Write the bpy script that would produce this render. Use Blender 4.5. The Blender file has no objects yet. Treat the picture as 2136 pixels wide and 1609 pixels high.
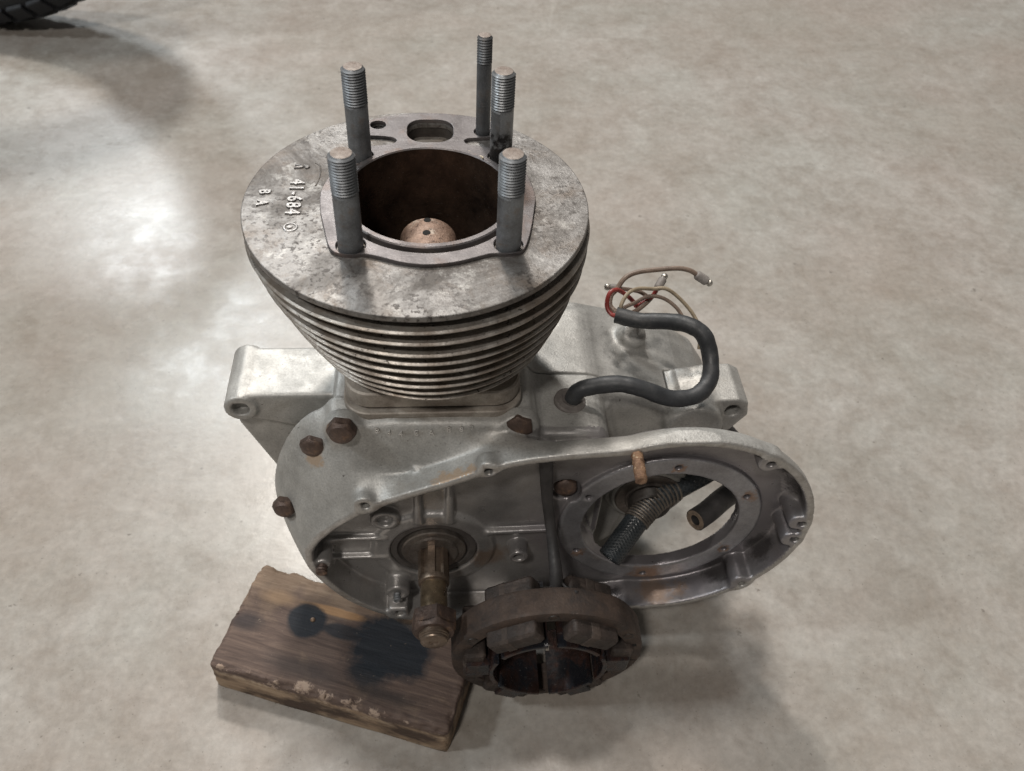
import bpy, math, random
import numpy as np
from mathutils import Matrix, Vector

R = math.radians
random.seed(7)
rng = np.random.default_rng(7)
SC = bpy.context.scene
COL = SC.collection
FLOOR = -307.0                                  # floor level in the engine frame (mm, bore top = 0)

# ------------------------------------------------------------------ camera
cam_d = bpy.data.cameras.new("camera")
cam = bpy.data.objects.new("camera", cam_d)
COL.objects.link(cam)
F_PX, YAW, PITCH, ROLL = 1871.9, 0.1100, 0.8118, 0.0643
cy, sy, cp, sp = math.cos(YAW), math.sin(YAW), math.cos(PITCH), math.sin(PITCH)
fw = Vector((sy * cp, cy * cp, -sp)); rt = Vector((cy, -sy, 0)); up = rt.cross(fw)
cr, sr = math.cos(ROLL), math.sin(ROLL)
r2, u2 = rt * cr + up * sr, -rt * sr + up * cr
mw = Matrix((r2, u2, -fw)).transposed().to_4x4()
mw.translation = Vector((5.941, -368.5, 253.3 - FLOOR)) * 0.001
cam.matrix_world = mw
cam_d.sensor_width = 36.0
cam_d.lens = 36.0 * F_PX / 2136.0
cam_d.clip_start = 0.01
cam_d.clip_end = 60.0
cam_d.dof.use_dof = True
cam_d.dof.focus_distance = 0.47
cam_d.dof.aperture_fstop = 15.0
SC.camera = cam

# ------------------------------------------------------------------ world and lamps
W = bpy.data.worlds.new("World"); SC.world = W
W.use_nodes = True
bg = W.node_tree.nodes["Background"]
bg.inputs[0].default_value = (0.55, 0.52, 0.485, 1)
bg.inputs[1].default_value = 0.155
SC.view_settings.view_transform = 'Standard'
SC.view_settings.look = 'None'
SC.view_settings.exposure = 0.0
SC.view_settings.gamma = 1.0

def lamp(name, az, el, watts, size=0.42, height=4.0, col=(1, 0.955, 0.895), aim=(0.05, 0.0)):
    d = height / math.tan(R(el))
    l = bpy.data.lights.new(name, 'AREA'); l.shape = 'DISK'; l.size = size; l.energy = watts; l.color = col
    o = bpy.data.objects.new(name, l); COL.objects.link(o)
    o.location = (aim[0] + d * math.cos(R(az)), aim[1] + d * math.sin(R(az)), height)
    o.rotation_euler = (Vector((*aim, 0)) - o.location).to_track_quat('-Z', 'Y').to_euler()
    return o
COOL, WARM = (0.90, 0.965, 1.0), (1.0, 0.935, 0.865)
lamp("ceiling_lamp", 100, 53, 116, col=WARM)
lamp("ceiling_lamp", 110, 39.6, 118, size=0.95, col=COOL, aim=(-0.25, 0.30))
lamp("ceiling_lamp", 97, 75, 50, col=WARM)
lamp("ceiling_lamp", 184, 47, 80, col=COOL)
lamp("ceiling_lamp", -118, 57, 76, col=WARM)

# ------------------------------------------------------------------ helpers
def w(P):
    P = np.asarray(P, dtype=np.float64).reshape(-1, 3)
    return (P - np.array([0, 0, FLOOR])) * 0.001

def tagit(o, label=None, cat=None, group=None, kind=None):
    if label: o['label'] = label
    if cat: o['category'] = cat
    if group: o['group'] = group
    if kind: o['kind'] = kind
    return o

def wloc(o):
    v = Vector(o.location)
    while o.parent:
        o = o.parent; v = v + Vector(o.location)
    return v

def place(o, parent, loc):
    COL.objects.link(o)
    if parent:
        o.parent = parent
        loc = Vector(loc) - wloc(parent)
    o.location = loc
    return o

def make(name, V, F, mat, parent=None, origin=None, angle=35, label=None):
    """one mesh object from vertices in millimetres (engine frame)"""
    P = w(V)
    c = w(origin)[0] if origin is not None else (P.min(0) + P.max(0)) / 2
    me = bpy.data.meshes.new(name)
    if isinstance(F, np.ndarray):
        n, k = F.shape
        me.vertices.add(len(P)); me.vertices.foreach_set("co", (P - c).astype(np.float32).ravel())
        me.loops.add(n * k); me.loops.foreach_set("vertex_index", F.astype(np.int32).ravel())
        me.polygons.add(n); me.polygons.foreach_set("loop_start", np.arange(0, n * k, k, dtype=np.int32))
        me.update(calc_edges=True)
    else:
        me.from_pydata((P - c).tolist(), [], F)
    me.shade_smooth()
    if angle: me.set_sharp_from_angle(angle=R(angle))
    me.materials.append(mat)
    o = bpy.data.objects.new(name, me)
    if label: o['label'] = label
    return place(o, parent, c)

def empty(name, loc_mm, label, cat, group=None):
    o = bpy.data.objects.new(name, None)
    o.empty_display_size = 0.02
    COL.objects.link(o)
    o.location = w(loc_mm)[0]
    return tagit(o, label, cat, group)

def join(*parts):
    V, F, n = [], [], 0
    for v, f in parts:
        v = np.asarray(v, float).reshape(-1, 3)
        V.append(v); F += [tuple(int(i) + n for i in q) for q in f]; n += len(v)
    return np.concatenate(V), F

def basis(axis):
    a = np.asarray(axis, float); a /= np.linalg.norm(a)
    t = np.array([0, 0, 1.0]) if abs(a[2]) < 0.9 else np.array([1.0, 0, 0])
    u = np.cross(t, a); u /= np.linalg.norm(u)
    return u, np.cross(a, u), a

def lathe(prof, n, o, axis, closed=False, phase=0.0, sx=1.0, wob=None):
    """revolve (radius, height) pairs round an axis; closed joins last to first, else caps"""
    u, v, a = basis(axis); o = np.asarray(o, float)
    t = np.arange(n) * 2 * math.pi / n + phase
    V = []
    for k, (r, h) in enumerate(prof):
        rr = r + (wob(t, k) if wob else 0)
        V.append(o + np.outer(sx * rr * np.cos(t), u) + np.outer(rr * np.sin(t), v) + a * h)
    V = np.concatenate(V); F = []; m = len(prof)
    for k in range(m if closed else m - 1):
        k2 = (k + 1) % m
        for i in range(n):
            j = (i + 1) % n
            F.append((k * n + i, k * n + j, k2 * n + j, k2 * n + i))
    if not closed:
        F.append(tuple(range(n - 1, -1, -1))); F.append(tuple((m - 1) * n + i for i in range(n)))
    return V, F

def prism(out, h0, h1, bev, o, u, v, a):
    """extrude a 2D outline (counter-clockwise) with bevelled rims; o + x u + y v + h a"""
    P = np.asarray(out, float); n = len(P)
    d = np.roll(P, -1, 0) - np.roll(P, 1, 0)
    nr = np.stack([d[:, 1], -d[:, 0]], 1); nr /= np.linalg.norm(nr, axis=1)[:, None] + 1e-9
    o, u, v, a = [np.asarray(q, float) for q in (o, u, v, a)]
    rings = [(P - nr * bev, h0), (P, h0 + bev), (P, h1 - bev), (P - nr * bev, h1)] if bev > 0 else [(P, h0), (P, h1)]
    V = np.concatenate([o + np.outer(q[:, 0], u) + np.outer(q[:, 1], v) + a * h for q, h in rings])
    F = []
    for k in range(len(rings) - 1):
        for i in range(n):
            j = (i + 1) % n
            F.append((k * n + i, k * n + j, (k + 1) * n + j, (k + 1) * n + i))
    F.append(tuple(range(n - 1, -1, -1))); F.append(tuple((len(rings) - 1) * n + i for i in range(n)))
    return V, F

def rrect(hx, hy, r, n=6, cx=0, cy_=0):
    P = []
    for k, (sx, sy_) in enumerate(((1, 1), (-1, 1), (-1, -1), (1, -1))):
        for i in range(n + 1):
            t = (k + i / n) * math.pi / 2
            P.append((cx + sx * (hx - r) + r * math.cos(t), cy_ + sy_ * (hy - r) + r * math.sin(t)))
    return np.array(P)

def spline(P, per=8, closed=False):
    P = np.asarray(P, float); n = len(P); out = []
    for i in range(n if closed else n - 1):
        if closed: p0, p1, p2, p3 = P[(i - 1) % n], P[i], P[(i + 1) % n], P[(i + 2) % n]
        else: p0, p1, p2, p3 = P[max(i - 1, 0)], P[i], P[i + 1], P[min(i + 2, n - 1)]
        for k in range(per):
            t = k / per
            out.append(0.5 * ((2 * p1) + (-p0 + p2) * t + (2 * p0 - 5 * p1 + 4 * p2 - p3) * t * t + (-p0 + 3 * p1 - 3 * p2 + p3) * t ** 3))
    if not closed: out.append(P[-1])
    return np.array(out)

def tube(P, r, n=16, per=8, rf=None, bore=0.0):
    """round tube along a spline; bore > 0 sinks a hole in both ends"""
    S = spline(P, per); m = len(S)
    T = np.gradient(S, axis=0); T /= np.linalg.norm(T, axis=1)[:, None]
    u, _, _ = basis(T[0]); V = []; t = np.arange(n) * 2 * math.pi / n
    U = []
    for k in range(m):
        u = u - T[k] * (u @ T[k]); u /= np.linalg.norm(u); U.append(u)
        v = np.cross(T[k], u); rr = r * (rf(k / (m - 1)) if rf else 1.0)
        V.append(S[k] + np.outer(rr * np.cos(t), u) + np.outer(rr * np.sin(t), v))
    rings = list(V)
    def extra(k, rr, dh):
        v = np.cross(T[k], U[k])
        return S[k] + T[k] * dh + np.outer(rr * np.cos(t), U[k]) + np.outer(rr * np.sin(t), v)
    if bore:
        rings = [extra(0, bore, 6.0), extra(0, bore, 0.0), extra(0, r * 0.95, -0.2)] + rings + [extra(m - 1, r * 0.95, 0.2), extra(m - 1, bore, 0.0), extra(m - 1, bore, -6.0)]
    V = np.concatenate(rings); F = []; M = len(rings)
    for k in range(M - 1):
        for i in range(n):
            j = (i + 1) % n
            F.append((k * n + i, k * n + j, (k + 1) * n + j, (k + 1) * n + i))
    F.append(tuple(range(n - 1, -1, -1))); F.append(tuple((M - 1) * n + i for i in range(n)))
    return V, F

def plate(name, loops, z0, z1, mat, parent, bevel=0.3, label=None):
    """flat plate with holes: first loop is the outline, the rest are holes (xy, mm), from z0 to z1"""
    cu = bpy.data.curves.new(name, 'CURVE'); cu.dimensions = '2D'; cu.fill_mode = 'BOTH'
    for L in loops:
        s = cu.splines.new('POLY'); s.points.add(len(L) - 1); s.use_cyclic_u = True
        s.points.foreach_set("co", np.array([(x * .001, y * .001, 0, 1) for x, y in L], dtype=np.float32).ravel())
    cu.extrude = ((z1 - z0) / 2 - bevel) * .001; cu.bevel_depth = bevel * .001; cu.bevel_resolution = 1
    cu.offset = -bevel * .001
    t = bpy.data.objects.new(name, cu)
    me = bpy.data.meshes.new_from_object(t)
    bpy.data.objects.remove(t); bpy.data.curves.remove(cu)
    me.shade_smooth(); me.set_sharp_from_angle(angle=R(30))
    me.materials.clear(); me.materials.append(mat)
    o = bpy.data.objects.new(name, me)
    if label: o['label'] = label
    return place(o, parent, w((0, 0, (z0 + z1) / 2))[0])

def text(name, s, size, depth, mat, parent, loc_mm, rot, spacing=1.0, bevel=0.15, sx=1.0, bold=0.0):
    cu = bpy.data.curves.new(name, 'FONT'); cu.body = s; cu.size = size * .001
    cu.extrude = depth * .001; cu.bevel_depth = bevel * .001; cu.space_character = spacing
    cu.align_x = 'CENTER'; cu.align_y = 'CENTER'; cu.resolution_u = 3; cu.offset = bold * .001
    t = bpy.data.objects.new(name, cu)
    me = bpy.data.meshes.new_from_object(t)
    bpy.data.objects.remove(t); bpy.data.curves.remove(cu)
    me.materials.clear(); me.materials.append(mat)
    me.shade_smooth(); me.set_sharp_from_angle(angle=R(50))
    o = bpy.data.objects.new(name, me)
    o.rotation_euler = rot; o.scale = (sx, 1, 1)
    return place(o, parent, w(loc_mm)[0])

# ------------------------------------------------------------------ materials
def nodes_of(name):
    m = bpy.data.materials.new(name); m.use_nodes = True
    nt = m.node_tree; return m, nt, nt.nodes["Principled BSDF"]

class NT:
    def __init__(s, nt):
        s.nt = nt
        s.tc = nt.nodes.new('ShaderNodeTexCoord')
    def co(s, scale=(1, 1, 1), rot=(0, 0, 0), loc=(0, 0, 0)):
        mp = s.nt.nodes.new('ShaderNodeMapping'); mp.inputs[1].default_value = loc
        mp.inputs[2].default_value = rot; mp.inputs[3].default_value = scale
        s.nt.links.new(s.tc.outputs['Object'], mp.inputs[0]); return mp.outputs[0]
    def noise(s, scale, detail=5, rough=.6, vec=None, dist=0.0):
        n = s.nt.nodes.new('ShaderNodeTexNoise'); n.inputs['Scale'].default_value = scale
        n.inputs['Detail'].default_value = detail; n.inputs['Roughness'].default_value = rough; n.inputs['Distortion'].default_value = dist
        s.nt.links.new(vec if vec else s.tc.outputs['Object'], n.inputs['Vector']); return n.outputs[0]
    def voro(s, scale, vec=None, feature='F1'):
        n = s.nt.nodes.new('ShaderNodeTexVoronoi'); n.inputs['Scale'].default_value = scale; n.feature = feature
        s.nt.links.new(vec if vec else s.tc.outputs['Object'], n.inputs['Vector']); return n.outputs['Distance']
    def ramp(s, x, stops):
        n = s.nt.nodes.new('ShaderNodeValToRGB'); e = n.color_ramp.elements
        while len(e) < len(stops): e.new(0.5)
        for q, (p, c) in zip(e, stops):
            q.position = p; q.color = (c, c, c, 1) if isinstance(c, (int, float)) else (*c, 1)
        s.nt.links.new(x, n.inputs[0]); return n.outputs[0]
    def mix(s, f, a, b, mode='MIX'):
        n = s.nt.nodes.new('ShaderNodeMix'); n.data_type = 'RGBA'; n.blend_type = mode
        for k, x in ((0, f), (6, a), (7, b)):
            if isinstance(x, (int, float)): n.inputs[k].default_value = x if k == 0 else (x, x, x, 1)
            elif isinstance(x, tuple): n.inputs[k].default_value = (*x, 1)
            else: s.nt.links.new(x, n.inputs[k])
        return n.outputs[2]
    def math(s, op, a, b=None, clamp=False):
        n = s.nt.nodes.new('ShaderNodeMath'); n.operation = op; n.use_clamp = clamp
        for k, x in ((0, a), (1, b)):
            if x is None: continue
            if isinstance(x, (int, float)): n.inputs[k].default_value = x
            else: s.nt.links.new(x, n.inputs[k])
        return n.outputs[0]
    def dist(s, c, sc=(1, 1, 1), vec=None):
        """distance of the object coordinate to a point (metres), scaled per axis"""
        a = s.nt.nodes.new('ShaderNodeVectorMath'); a.operation = 'SUBTRACT'; a.inputs[1].default_value = c
        s.nt.links.new(vec if vec else s.tc.outputs['Object'], a.inputs[0])
        b = s.nt.nodes.new('ShaderNodeVectorMath'); b.operation = 'MULTIPLY'; b.inputs[1].default_value = sc
        s.nt.links.new(a.outputs[0], b.inputs[0])
        l = s.nt.nodes.new('ShaderNodeVectorMath'); l.operation = 'LENGTH'
        s.nt.links.new(b.outputs[0], l.inputs[0]); return l.outputs['Value']
    def bump(s, bs, h, strength, d):
        b = s.nt.nodes.new('ShaderNodeBump'); b.inputs['Strength'].default_value = strength; b.inputs['Distance'].default_value = d
        s.nt.links.new(h, b.inputs['Height']); s.nt.links.new(b.outputs[0], bs.inputs['Normal'])
    def link(s, a, b): s.nt.links.new(a, b)

def metal(name, base, dark, met=0.7, rough=(.35, .6), scale=60, grain=900, bump=.35, bd=.0004,
          stain=None, stain_scale=28, stain_lo=.55, stain_hi=.75, spots=None, spot_lo=.62, spot_hi=.72, spot_scale=260, extra=None):
    m, nt, bs = nodes_of(name); N = NT(nt)
    n1 = N.noise(scale, 6, .62)
    col = N.ramp(n1, [(.3, dark), (.62, base)])
    g = N.noise(grain, 3, .6)
    col = N.mix(.35, col, N.ramp(g, [(.3, .35), (.7, .75)]), 'OVERLAY')
    metv = met
    if stain:
        f = N.ramp(N.noise(stain_scale, 7, .68, dist=.4), [(stain_lo, 0.0), (stain_hi, 1.0)])
        col = N.mix(f, col, stain)
        metv = N.math('MULTIPLY', N.math('SUBTRACT', 1.0, N.math('MULTIPLY', f, .7)), met)
    if spots:
        f2 = N.ramp(N.noise(spot_scale, 4, .7), [(spot_lo, 0.0), (spot_hi, 1.0)])
        col = N.mix(f2, col, spots)
    if extra: col = extra(N, col)
    if met > .45:                                                  # fine handling scratches
        for ro, lo in (((.3, .5, .9), (0, 0, 0)), ((1.2, .2, 2.1), (.3, .1, .5))):
            sc = N.ramp(N.noise(1.0, 3, .6, vec=N.co(scale=(18, 1300, 1300), rot=ro, loc=lo)), [(.685, 0.0), (.715, .30)])
            col = N.mix(sc, col, (.62, .61, .59))
    N.link(col, bs.inputs['Base Color'])
    if isinstance(metv, (int, float)): bs.inputs['Metallic'].default_value = metv
    else: N.link(metv, bs.inputs['Metallic'])
    N.link(N.ramp(N.noise(scale * 2.3, 5, .6), [(.3, rough[0]), (.7, rough[1])]), bs.inputs['Roughness'])
    N.bump(bs, N.mix(.5, N.noise(grain, 4, .65), N.noise(scale * 4, 4, .6)), bump, bd)
    return m

def rust_at(pts, col=(.30, .16, .09)):
    """rust stains at places on the casting (mm, engine frame, relative to the object's origin)"""
    def f(N, c):
        wob = N.noise(220, 5, .7)
        for p, rad in pts:
            d = N.math('ADD', N.dist(tuple(q * .001 for q in p)), N.math('MULTIPLY', N.math('SUBTRACT', wob, .5), .018))
            k = N.ramp(N.math('DIVIDE', d, rad * .001), [(.55, 1.0), (1.0, 0.0)])
            k = N.math('MULTIPLY', k, .72)
            c = N.mix(k, c, col)
        return c
    return f

MAT = {}
AL = dict(base=(.50, .495, .475), dark=(.36, .355, .34))
CASE_O = (46, -20, -190)                                            # origin of the casting's object coordinates
rel = lambda x, y, z: (x - CASE_O[0], y - CASE_O[1], z - CASE_O[2])
MAT['alloy'] = metal('cast_alloy', (.455, .45, .43), (.30, .295, .28), met=.5, rough=(.43, .62), scale=42, grain=950, bump=.7, bd=.0005,
    stain=(.25, .225, .19), stain_scale=30, stain_lo=.56, stain_hi=.80, spots=(.15, .14, .13), spot_lo=.655, spot_hi=.73, spot_scale=300,
    extra=lambda N, c: rust_at([(rel(-66, -57, -133), 7), (rel(13, -78, -124), 7), (rel(5, -79, -128), 7), (rel(20, -78, -120), 5), (rel(-67, -80, -207), 8)], (.44, .31, .20))(N, N.mix(N.math('MULTIPLY', N.ramp(N.noise(520, 3, .65), [(.57, 0.0), (.65, .38)]), N.ramp(N.noise(45, 4, .6, vec=N.co(loc=(.3, .1, .2))), [(.42, .1), (.62, 1.0)])), c, (.16, .15, .14))))
def oily_extra(N, c):
    d = N.math('ADD', N.dist(tuple(q * .001 for q in rel(140, -62, -195))), N.math('MULTIPLY', N.math('SUBTRACT', N.noise(30, 6, .65), .5), .05))
    c = N.mix(N.ramp(N.math('DIVIDE', d, .115), [(.55, .8), (.9, 0.0)]), c, (.20, .187, .205))
    c = rust_at([(rel(141, -70, -266), 13), (rel(158, -70, -264), 9), (rel(32, -60, -226), 14)], (.30, .21, .15))(N, c)
    return rust_at([(rel(214, -66, -153), 15), (rel(206, -63, -222), 13), (rel(182, -64, -246), 12), (rel(199, -62, -140), 9), (rel(-30, -58, -158), 9)], (.05, .045, .045))(N, c)
MAT['oily_alloy'] = metal('oil_stained_alloy', (.43, .42, .41), (.27, .26, .255), met=.65, rough=(.25, .46), scale=34, grain=1100, bump=.6, bd=.0004,
    stain=(.20, .175, .155), stain_scale=26, stain_lo=.53, stain_hi=.76, spots=(.10, .085, .075), spot_lo=.68, spot_hi=.76, spot_scale=260, extra=oily_extra)
MAT['flange_face'] = metal('machined_flange', (.33, .33, .35), (.22, .215, .225), met=.6, rough=(.3, .48), scale=50, grain=900, bump=.35, stain=(.2, .16, .14), stain_scale=40, stain_lo=.58, stain_hi=.75,
    extra=lambda N, c: rust_at([(rel(134, -64, -250), 13), (rel(88, -64, -222), 5), (rel(137, -64, -140), 4), (rel(184, -64, -168), 6), (rel(181, -64, -222), 5)], (.28, .17, .11))(N, c))
MAT['rim'] = metal('machined_rim', (.50, .49, .47), (.30, .285, .265), met=.6, rough=(.34, .52), scale=60, grain=900, bump=.4, stain=(.2, .17, .14), stain_scale=60, stain_lo=.5, stain_hi=.7)
MAT['fin'] = metal('fin_iron', (.47, .445, .41), (.23, .19, .155), met=.7, rough=(.34, .55), scale=70, grain=900, bump=.6, bd=.0005,
    stain=(.165, .13, .10), stain_scale=40, stain_lo=.5, stain_hi=.72, spots=(.06, .05, .045), spot_lo=.6, spot_hi=.68, spot_scale=420)
def deck_mat():
    m, nt, bs = nodes_of('barrel_face_iron'); N = NT(nt)
    a = N.noise(70, 7, .68); g = N.noise(900, 3, .6)
    c = N.ramp(a, [(.32, (.155, .147, .14)), (.5, (.235, .226, .217)), (.68, (.32, .31, .30))])
    s1 = N.ramp(N.noise(15, 9, .74, dist=.7), [(.46, 0.0), (.60, .9)])
    s2 = N.ramp(N.noise(38, 8, .74, vec=N.co(loc=(.7, .3, 0)), dist=.5), [(.50, 0.0), (.64, .75)])
    c = N.mix(s1, c, (.085, .074, .065))
    c = N.mix(s2, c, (.13, .105, .085))
    pale = N.ramp(N.noise(55, 8, .78, vec=N.co(loc=(.1, .9, 0))), [(.55, 0.0), (.64, .7)])
    c = N.mix(pale, c, (.40, .39, .37))
    crust = N.math('MULTIPLY', N.ramp(N.noise(380, 3, .62), [(.54, 0.0), (.60, .85)]), N.ramp(N.noise(24, 4, .6, vec=N.co(loc=(.2, .2, 0))), [(.36, .15), (.62, 1.0)]))
    c = N.mix(crust, c, (.045, .038, .034))
    N.link(c, bs.inputs['Base Color'])
    N.link(N.math('SUBTRACT', .62, N.math('MULTIPLY', s1, .35)), bs.inputs['Metallic'])
    N.link(N.ramp(N.math('ADD', N.math('MULTIPLY', s1, .3), a), [(.3, .42), (.9, .68)]), bs.inputs['Roughness'])
    N.bump(bs, N.mix(.5, N.mix(.5, g, N.noise(380, 3, .62)), a), .9, .0007)
    return m
MAT['deck'] = deck_mat()
MAT['stamp'] = metal('punched_figures', (.66, .65, .63), (.5, .49, .47), met=.75, rough=(.28, .4), scale=90)  # paler than the casting: highlights on the figures put into the colour
MAT['letter'] = metal('raised_lettering', (.32, .31, .30), (.17, .16, .155), met=.65, rough=(.35, .55), scale=200, bump=.6, spots=(.12, .11, .1), spot_lo=.62, spot_hi=.7, spot_scale=420)
MAT['barrel'] = metal('barrel_iron', (.42, .385, .34), (.19, .16, .135), met=.5, rough=(.45, .7), scale=60, stain=(.10, .075, .055), stain_lo=.5)
MAT['bore'] = metal('oily_bore', (.11, .072, .052), (.026, .018, .015), met=.6, rough=(.2, .42), scale=60, grain=500, bump=.15, spots=(.25, .22, .18), spot_lo=.72, spot_hi=.76, spot_scale=500)
MAT['gasket'] = metal('gasket_face', (.17, .157, .157), (.095, .085, .085), met=.55, rough=(.35, .55), scale=50, stain=(.17, .12, .10), stain_scale=35, stain_lo=.52, stain_hi=.7, spots=(.08, .07, .07), spot_lo=.66, spot_hi=.72)
MAT['stud'] = metal('stud_steel', (.255, .27, .285), (.145, .15, .158), met=.6, rough=(.42, .6), scale=120, grain=1500, bump=.3, stain=(.16, .125, .10), stain_scale=80, stain_lo=.54, stain_hi=.70, spots=(.05, .05, .05), spot_lo=.68, spot_hi=.73, spot_scale=200)
MAT['bolt'] = metal('rusty_bolt', (.125, .085, .068), (.06, .043, .037), met=.4, rough=(.36, .65), scale=110, grain=700, bump=.9, bd=.0006, stain=(.23, .14, .085), stain_scale=110, stain_lo=.53, stain_hi=.7, spots=(.2, .17, .15), spot_lo=.68, spot_hi=.75, spot_scale=300)
MAT['rust'] = metal('bright_rust', (.27, .165, .10), (.11, .06, .04), met=.2, rough=(.6, .85), scale=200, grain=1200, bump=.8, spots=(.5, .42, .3), spot_lo=.6, spot_hi=.7, spot_scale=500)
MAT['frayed'] = metal('frayed_hose_fabric', (.25, .19, .14), (.12, .09, .07), met=0, rough=(.7, .9), scale=300, bump=1.0)
MAT['crank'] = metal('crank_steel', (.25, .195, .15), (.12, .09, .07), met=.75, rough=(.28, .5), scale=90, stain=(.12, .085, .065), stain_scale=60, stain_lo=.5)
MAT['collar'] = metal('worn_collar', (.25, .225, .20), (.12, .10, .09), met=.7, rough=(.28, .48), scale=90, stain=(.13, .085, .06), stain_scale=70, stain_lo=.52)
MAT['bronze'] = metal('worn_bronze', (.34, .26, .17), (.17, .13, .09), met=.85, rough=(.24, .42), scale=90, stain=(.12, .09, .07), stain_scale=70, stain_lo=.55)
MAT['seal'] = metal('seal_rubber', (.10, .09, .085), (.05, .045, .04), met=.1, rough=(.4, .6), scale=80)
MAT['rod'] = metal('rod_bronze', (.33, .225, .17), (.15, .095, .07), met=.25, rough=(.45, .7), scale=130, grain=700, bump=1.0, bd=.0008, spots=(.09, .055, .04), spot_scale=420, spot_lo=.57, spot_hi=.66, stain=(.46, .38, .31), stain_scale=190, stain_lo=.55, stain_hi=.66)
MAT['rubber'] = metal('black_rubber', (.040, .043, .047), (.022, .024, .027), met=0, rough=(.42, .62), scale=120, grain=900, bump=.3, stain=(.10, .095, .09), stain_scale=70, stain_lo=.56, stain_hi=.85, spots=(.13, .12, .11), spot_lo=.70, spot_hi=.76)
MAT['oldrubber'] = metal('grey_rubber', (.040, .037, .037), (.020, .019, .019), met=0, rough=(.5, .7), scale=120, bump=.3)
MAT['grommet'] = metal('grommet_rubber', (.16, .145, .135), (.08, .07, .065), met=0, rough=(.6, .8), scale=150)
MAT['stator'] = metal('dusty_laminations', (.092, .064, .050), (.042, .030, .024), met=.2, rough=(.5, .8), scale=55, grain=700, bump=.9, bd=.0006, stain=(.032, .026, .024), stain_scale=48, stain_lo=.46, stain_hi=.66, spots=(.14, .115, .10), spot_lo=.66, spot_hi=.74, spot_scale=300)
MAT['coil'] = metal('resin_coil', (.050, .037, .031), (.020, .016, .014), met=.05, rough=(.4, .75), scale=80, bump=.9, bd=.0008, stain=(.12, .09, .075), stain_scale=70, stain_lo=.56)
MAT['tape'] = metal('cotton_tape', (.074, .055, .045), (.03, .024, .020), met=0, rough=(.6, .85), scale=160, bump=1.0)
MAT['pole'] = metal('oily_copper_pole', (.10, .052, .040), (.03, .02, .018), met=.6, rough=(.14, .36), scale=90, stain=(.016, .017, .021), stain_scale=45, stain_lo=.42, stain_hi=.56)
MAT['wire_brown'] = metal('brown_wire', (.22, .165, .13), (.14, .10, .08), met=0, rough=(.45, .6), scale=160, bump=.1)
MAT['wire_tan'] = metal('tan_wire', (.33, .27, .19), (.2, .16, .11), met=0, rough=(.45, .6), scale=160, bump=.1)
MAT['wire_red'] = metal('red_wire', (.33, .05, .045), (.19, .035, .03), met=0, rough=(.35, .5), scale=160, bump=.1)
MAT['sleeve'] = metal('grey_sleeve', (.26, .24, .225), (.17, .155, .145), met=0, rough=(.5, .7), scale=160)
MAT['tin'] = metal('tinned_tip', (.52, .50, .46), (.35, .33, .3), met=.8, rough=(.3, .45), scale=160)
def oily_base(N, c):
    sp_ = N.nt.nodes.new('ShaderNodeSeparateXYZ'); N.link(N.tc.outputs['Object'], sp_.inputs[0])
    k = N.math('ADD', N.math('MULTIPLY', sp_.outputs[2], 40.0), N.math('MULTIPLY', N.math('SUBTRACT', N.noise(120, 5, .7), .5), 2.2))
    return N.mix(N.ramp(N.math('ADD', k, .9), [(.35, .92), (.6, 0.0)]), c, (.02, .018, .018))
MAT['stud_oily'] = metal('oily_stud_steel', (.28, .29, .30), (.16, .165, .17), met=.6, rough=(.3, .5), scale=110, grain=1500, bump=.3, stain=(.14, .12, .10), stain_scale=60, stain_lo=.56, stain_hi=.7, extra=oily_base)
MAT['stud_dark'] = metal('dark_stud_steel', (.17, .18, .19), (.10, .103, .108), met=.6, rough=(.4, .6), scale=100, grain=1500, bump=.3, stain=(.12, .10, .085), stain_scale=80, stain_lo=.5, stain_hi=.7)
MAT['black'] = metal('hole_shade_black', (.008, .007, .006), (.004, .004, .004), met=0, rough=(.85, .95))  # near black, paints the shade inside holes, slots and the port
MAT['stud_end'] = metal('stud_end_rust', (.25, .215, .19), (.15, .115, .095), met=.4, rough=(.5, .7), scale=200, bump=.6)
MAT['dark'] = metal('oily_recess', (.05, .043, .038), (.02, .018, .016), met=.2, rough=(.35, .6), scale=80)

def spring_mat():
    return metal('spring_steel', (.20, .175, .15), (.09, .078, .068), met=.6, rough=(.42, .6), scale=120)
MAT['spring'] = spring_mat()

def braid_mat():
    m, nt, bs = nodes_of('braided_hose_rubber'); N = NT(nt)
    uv = nt.nodes.new('ShaderNodeUVMap')
    wv = []
    for sgn in (1, -1):
        mp = nt.nodes.new('ShaderNodeMapping'); mp.inputs[2].default_value = (0, 0, R(45 * sgn))
        N.link(uv.outputs[0], mp.inputs[0])
        x = nt.nodes.new('ShaderNodeTexWave'); x.inputs['Scale'].default_value = 5.2; x.inputs['Distortion'].default_value = .5
        N.link(mp.outputs[0], x.inputs[0]); wv.append(x.outputs[1])
    h = N.math('MAXIMUM', wv[0], wv[1])
    n = N.noise(90, 5)
    c = N.mix(N.ramp(n, [(.4, 0.0), (.66, 1.0)]), (.035, .044, .050), (.075, .085, .09))
    N.link(N.mix(N.math('MULTIPLY', h, .5), (.022, .026, .03), c), bs.inputs['Base Color'])
    N.link(N.ramp(n, [(.3, .28), (.7, .5)]), bs.inputs['Roughness'])
    N.bump(bs, h, .6, .0006)
    return m
MAT['braid'] = braid_mat()

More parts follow.
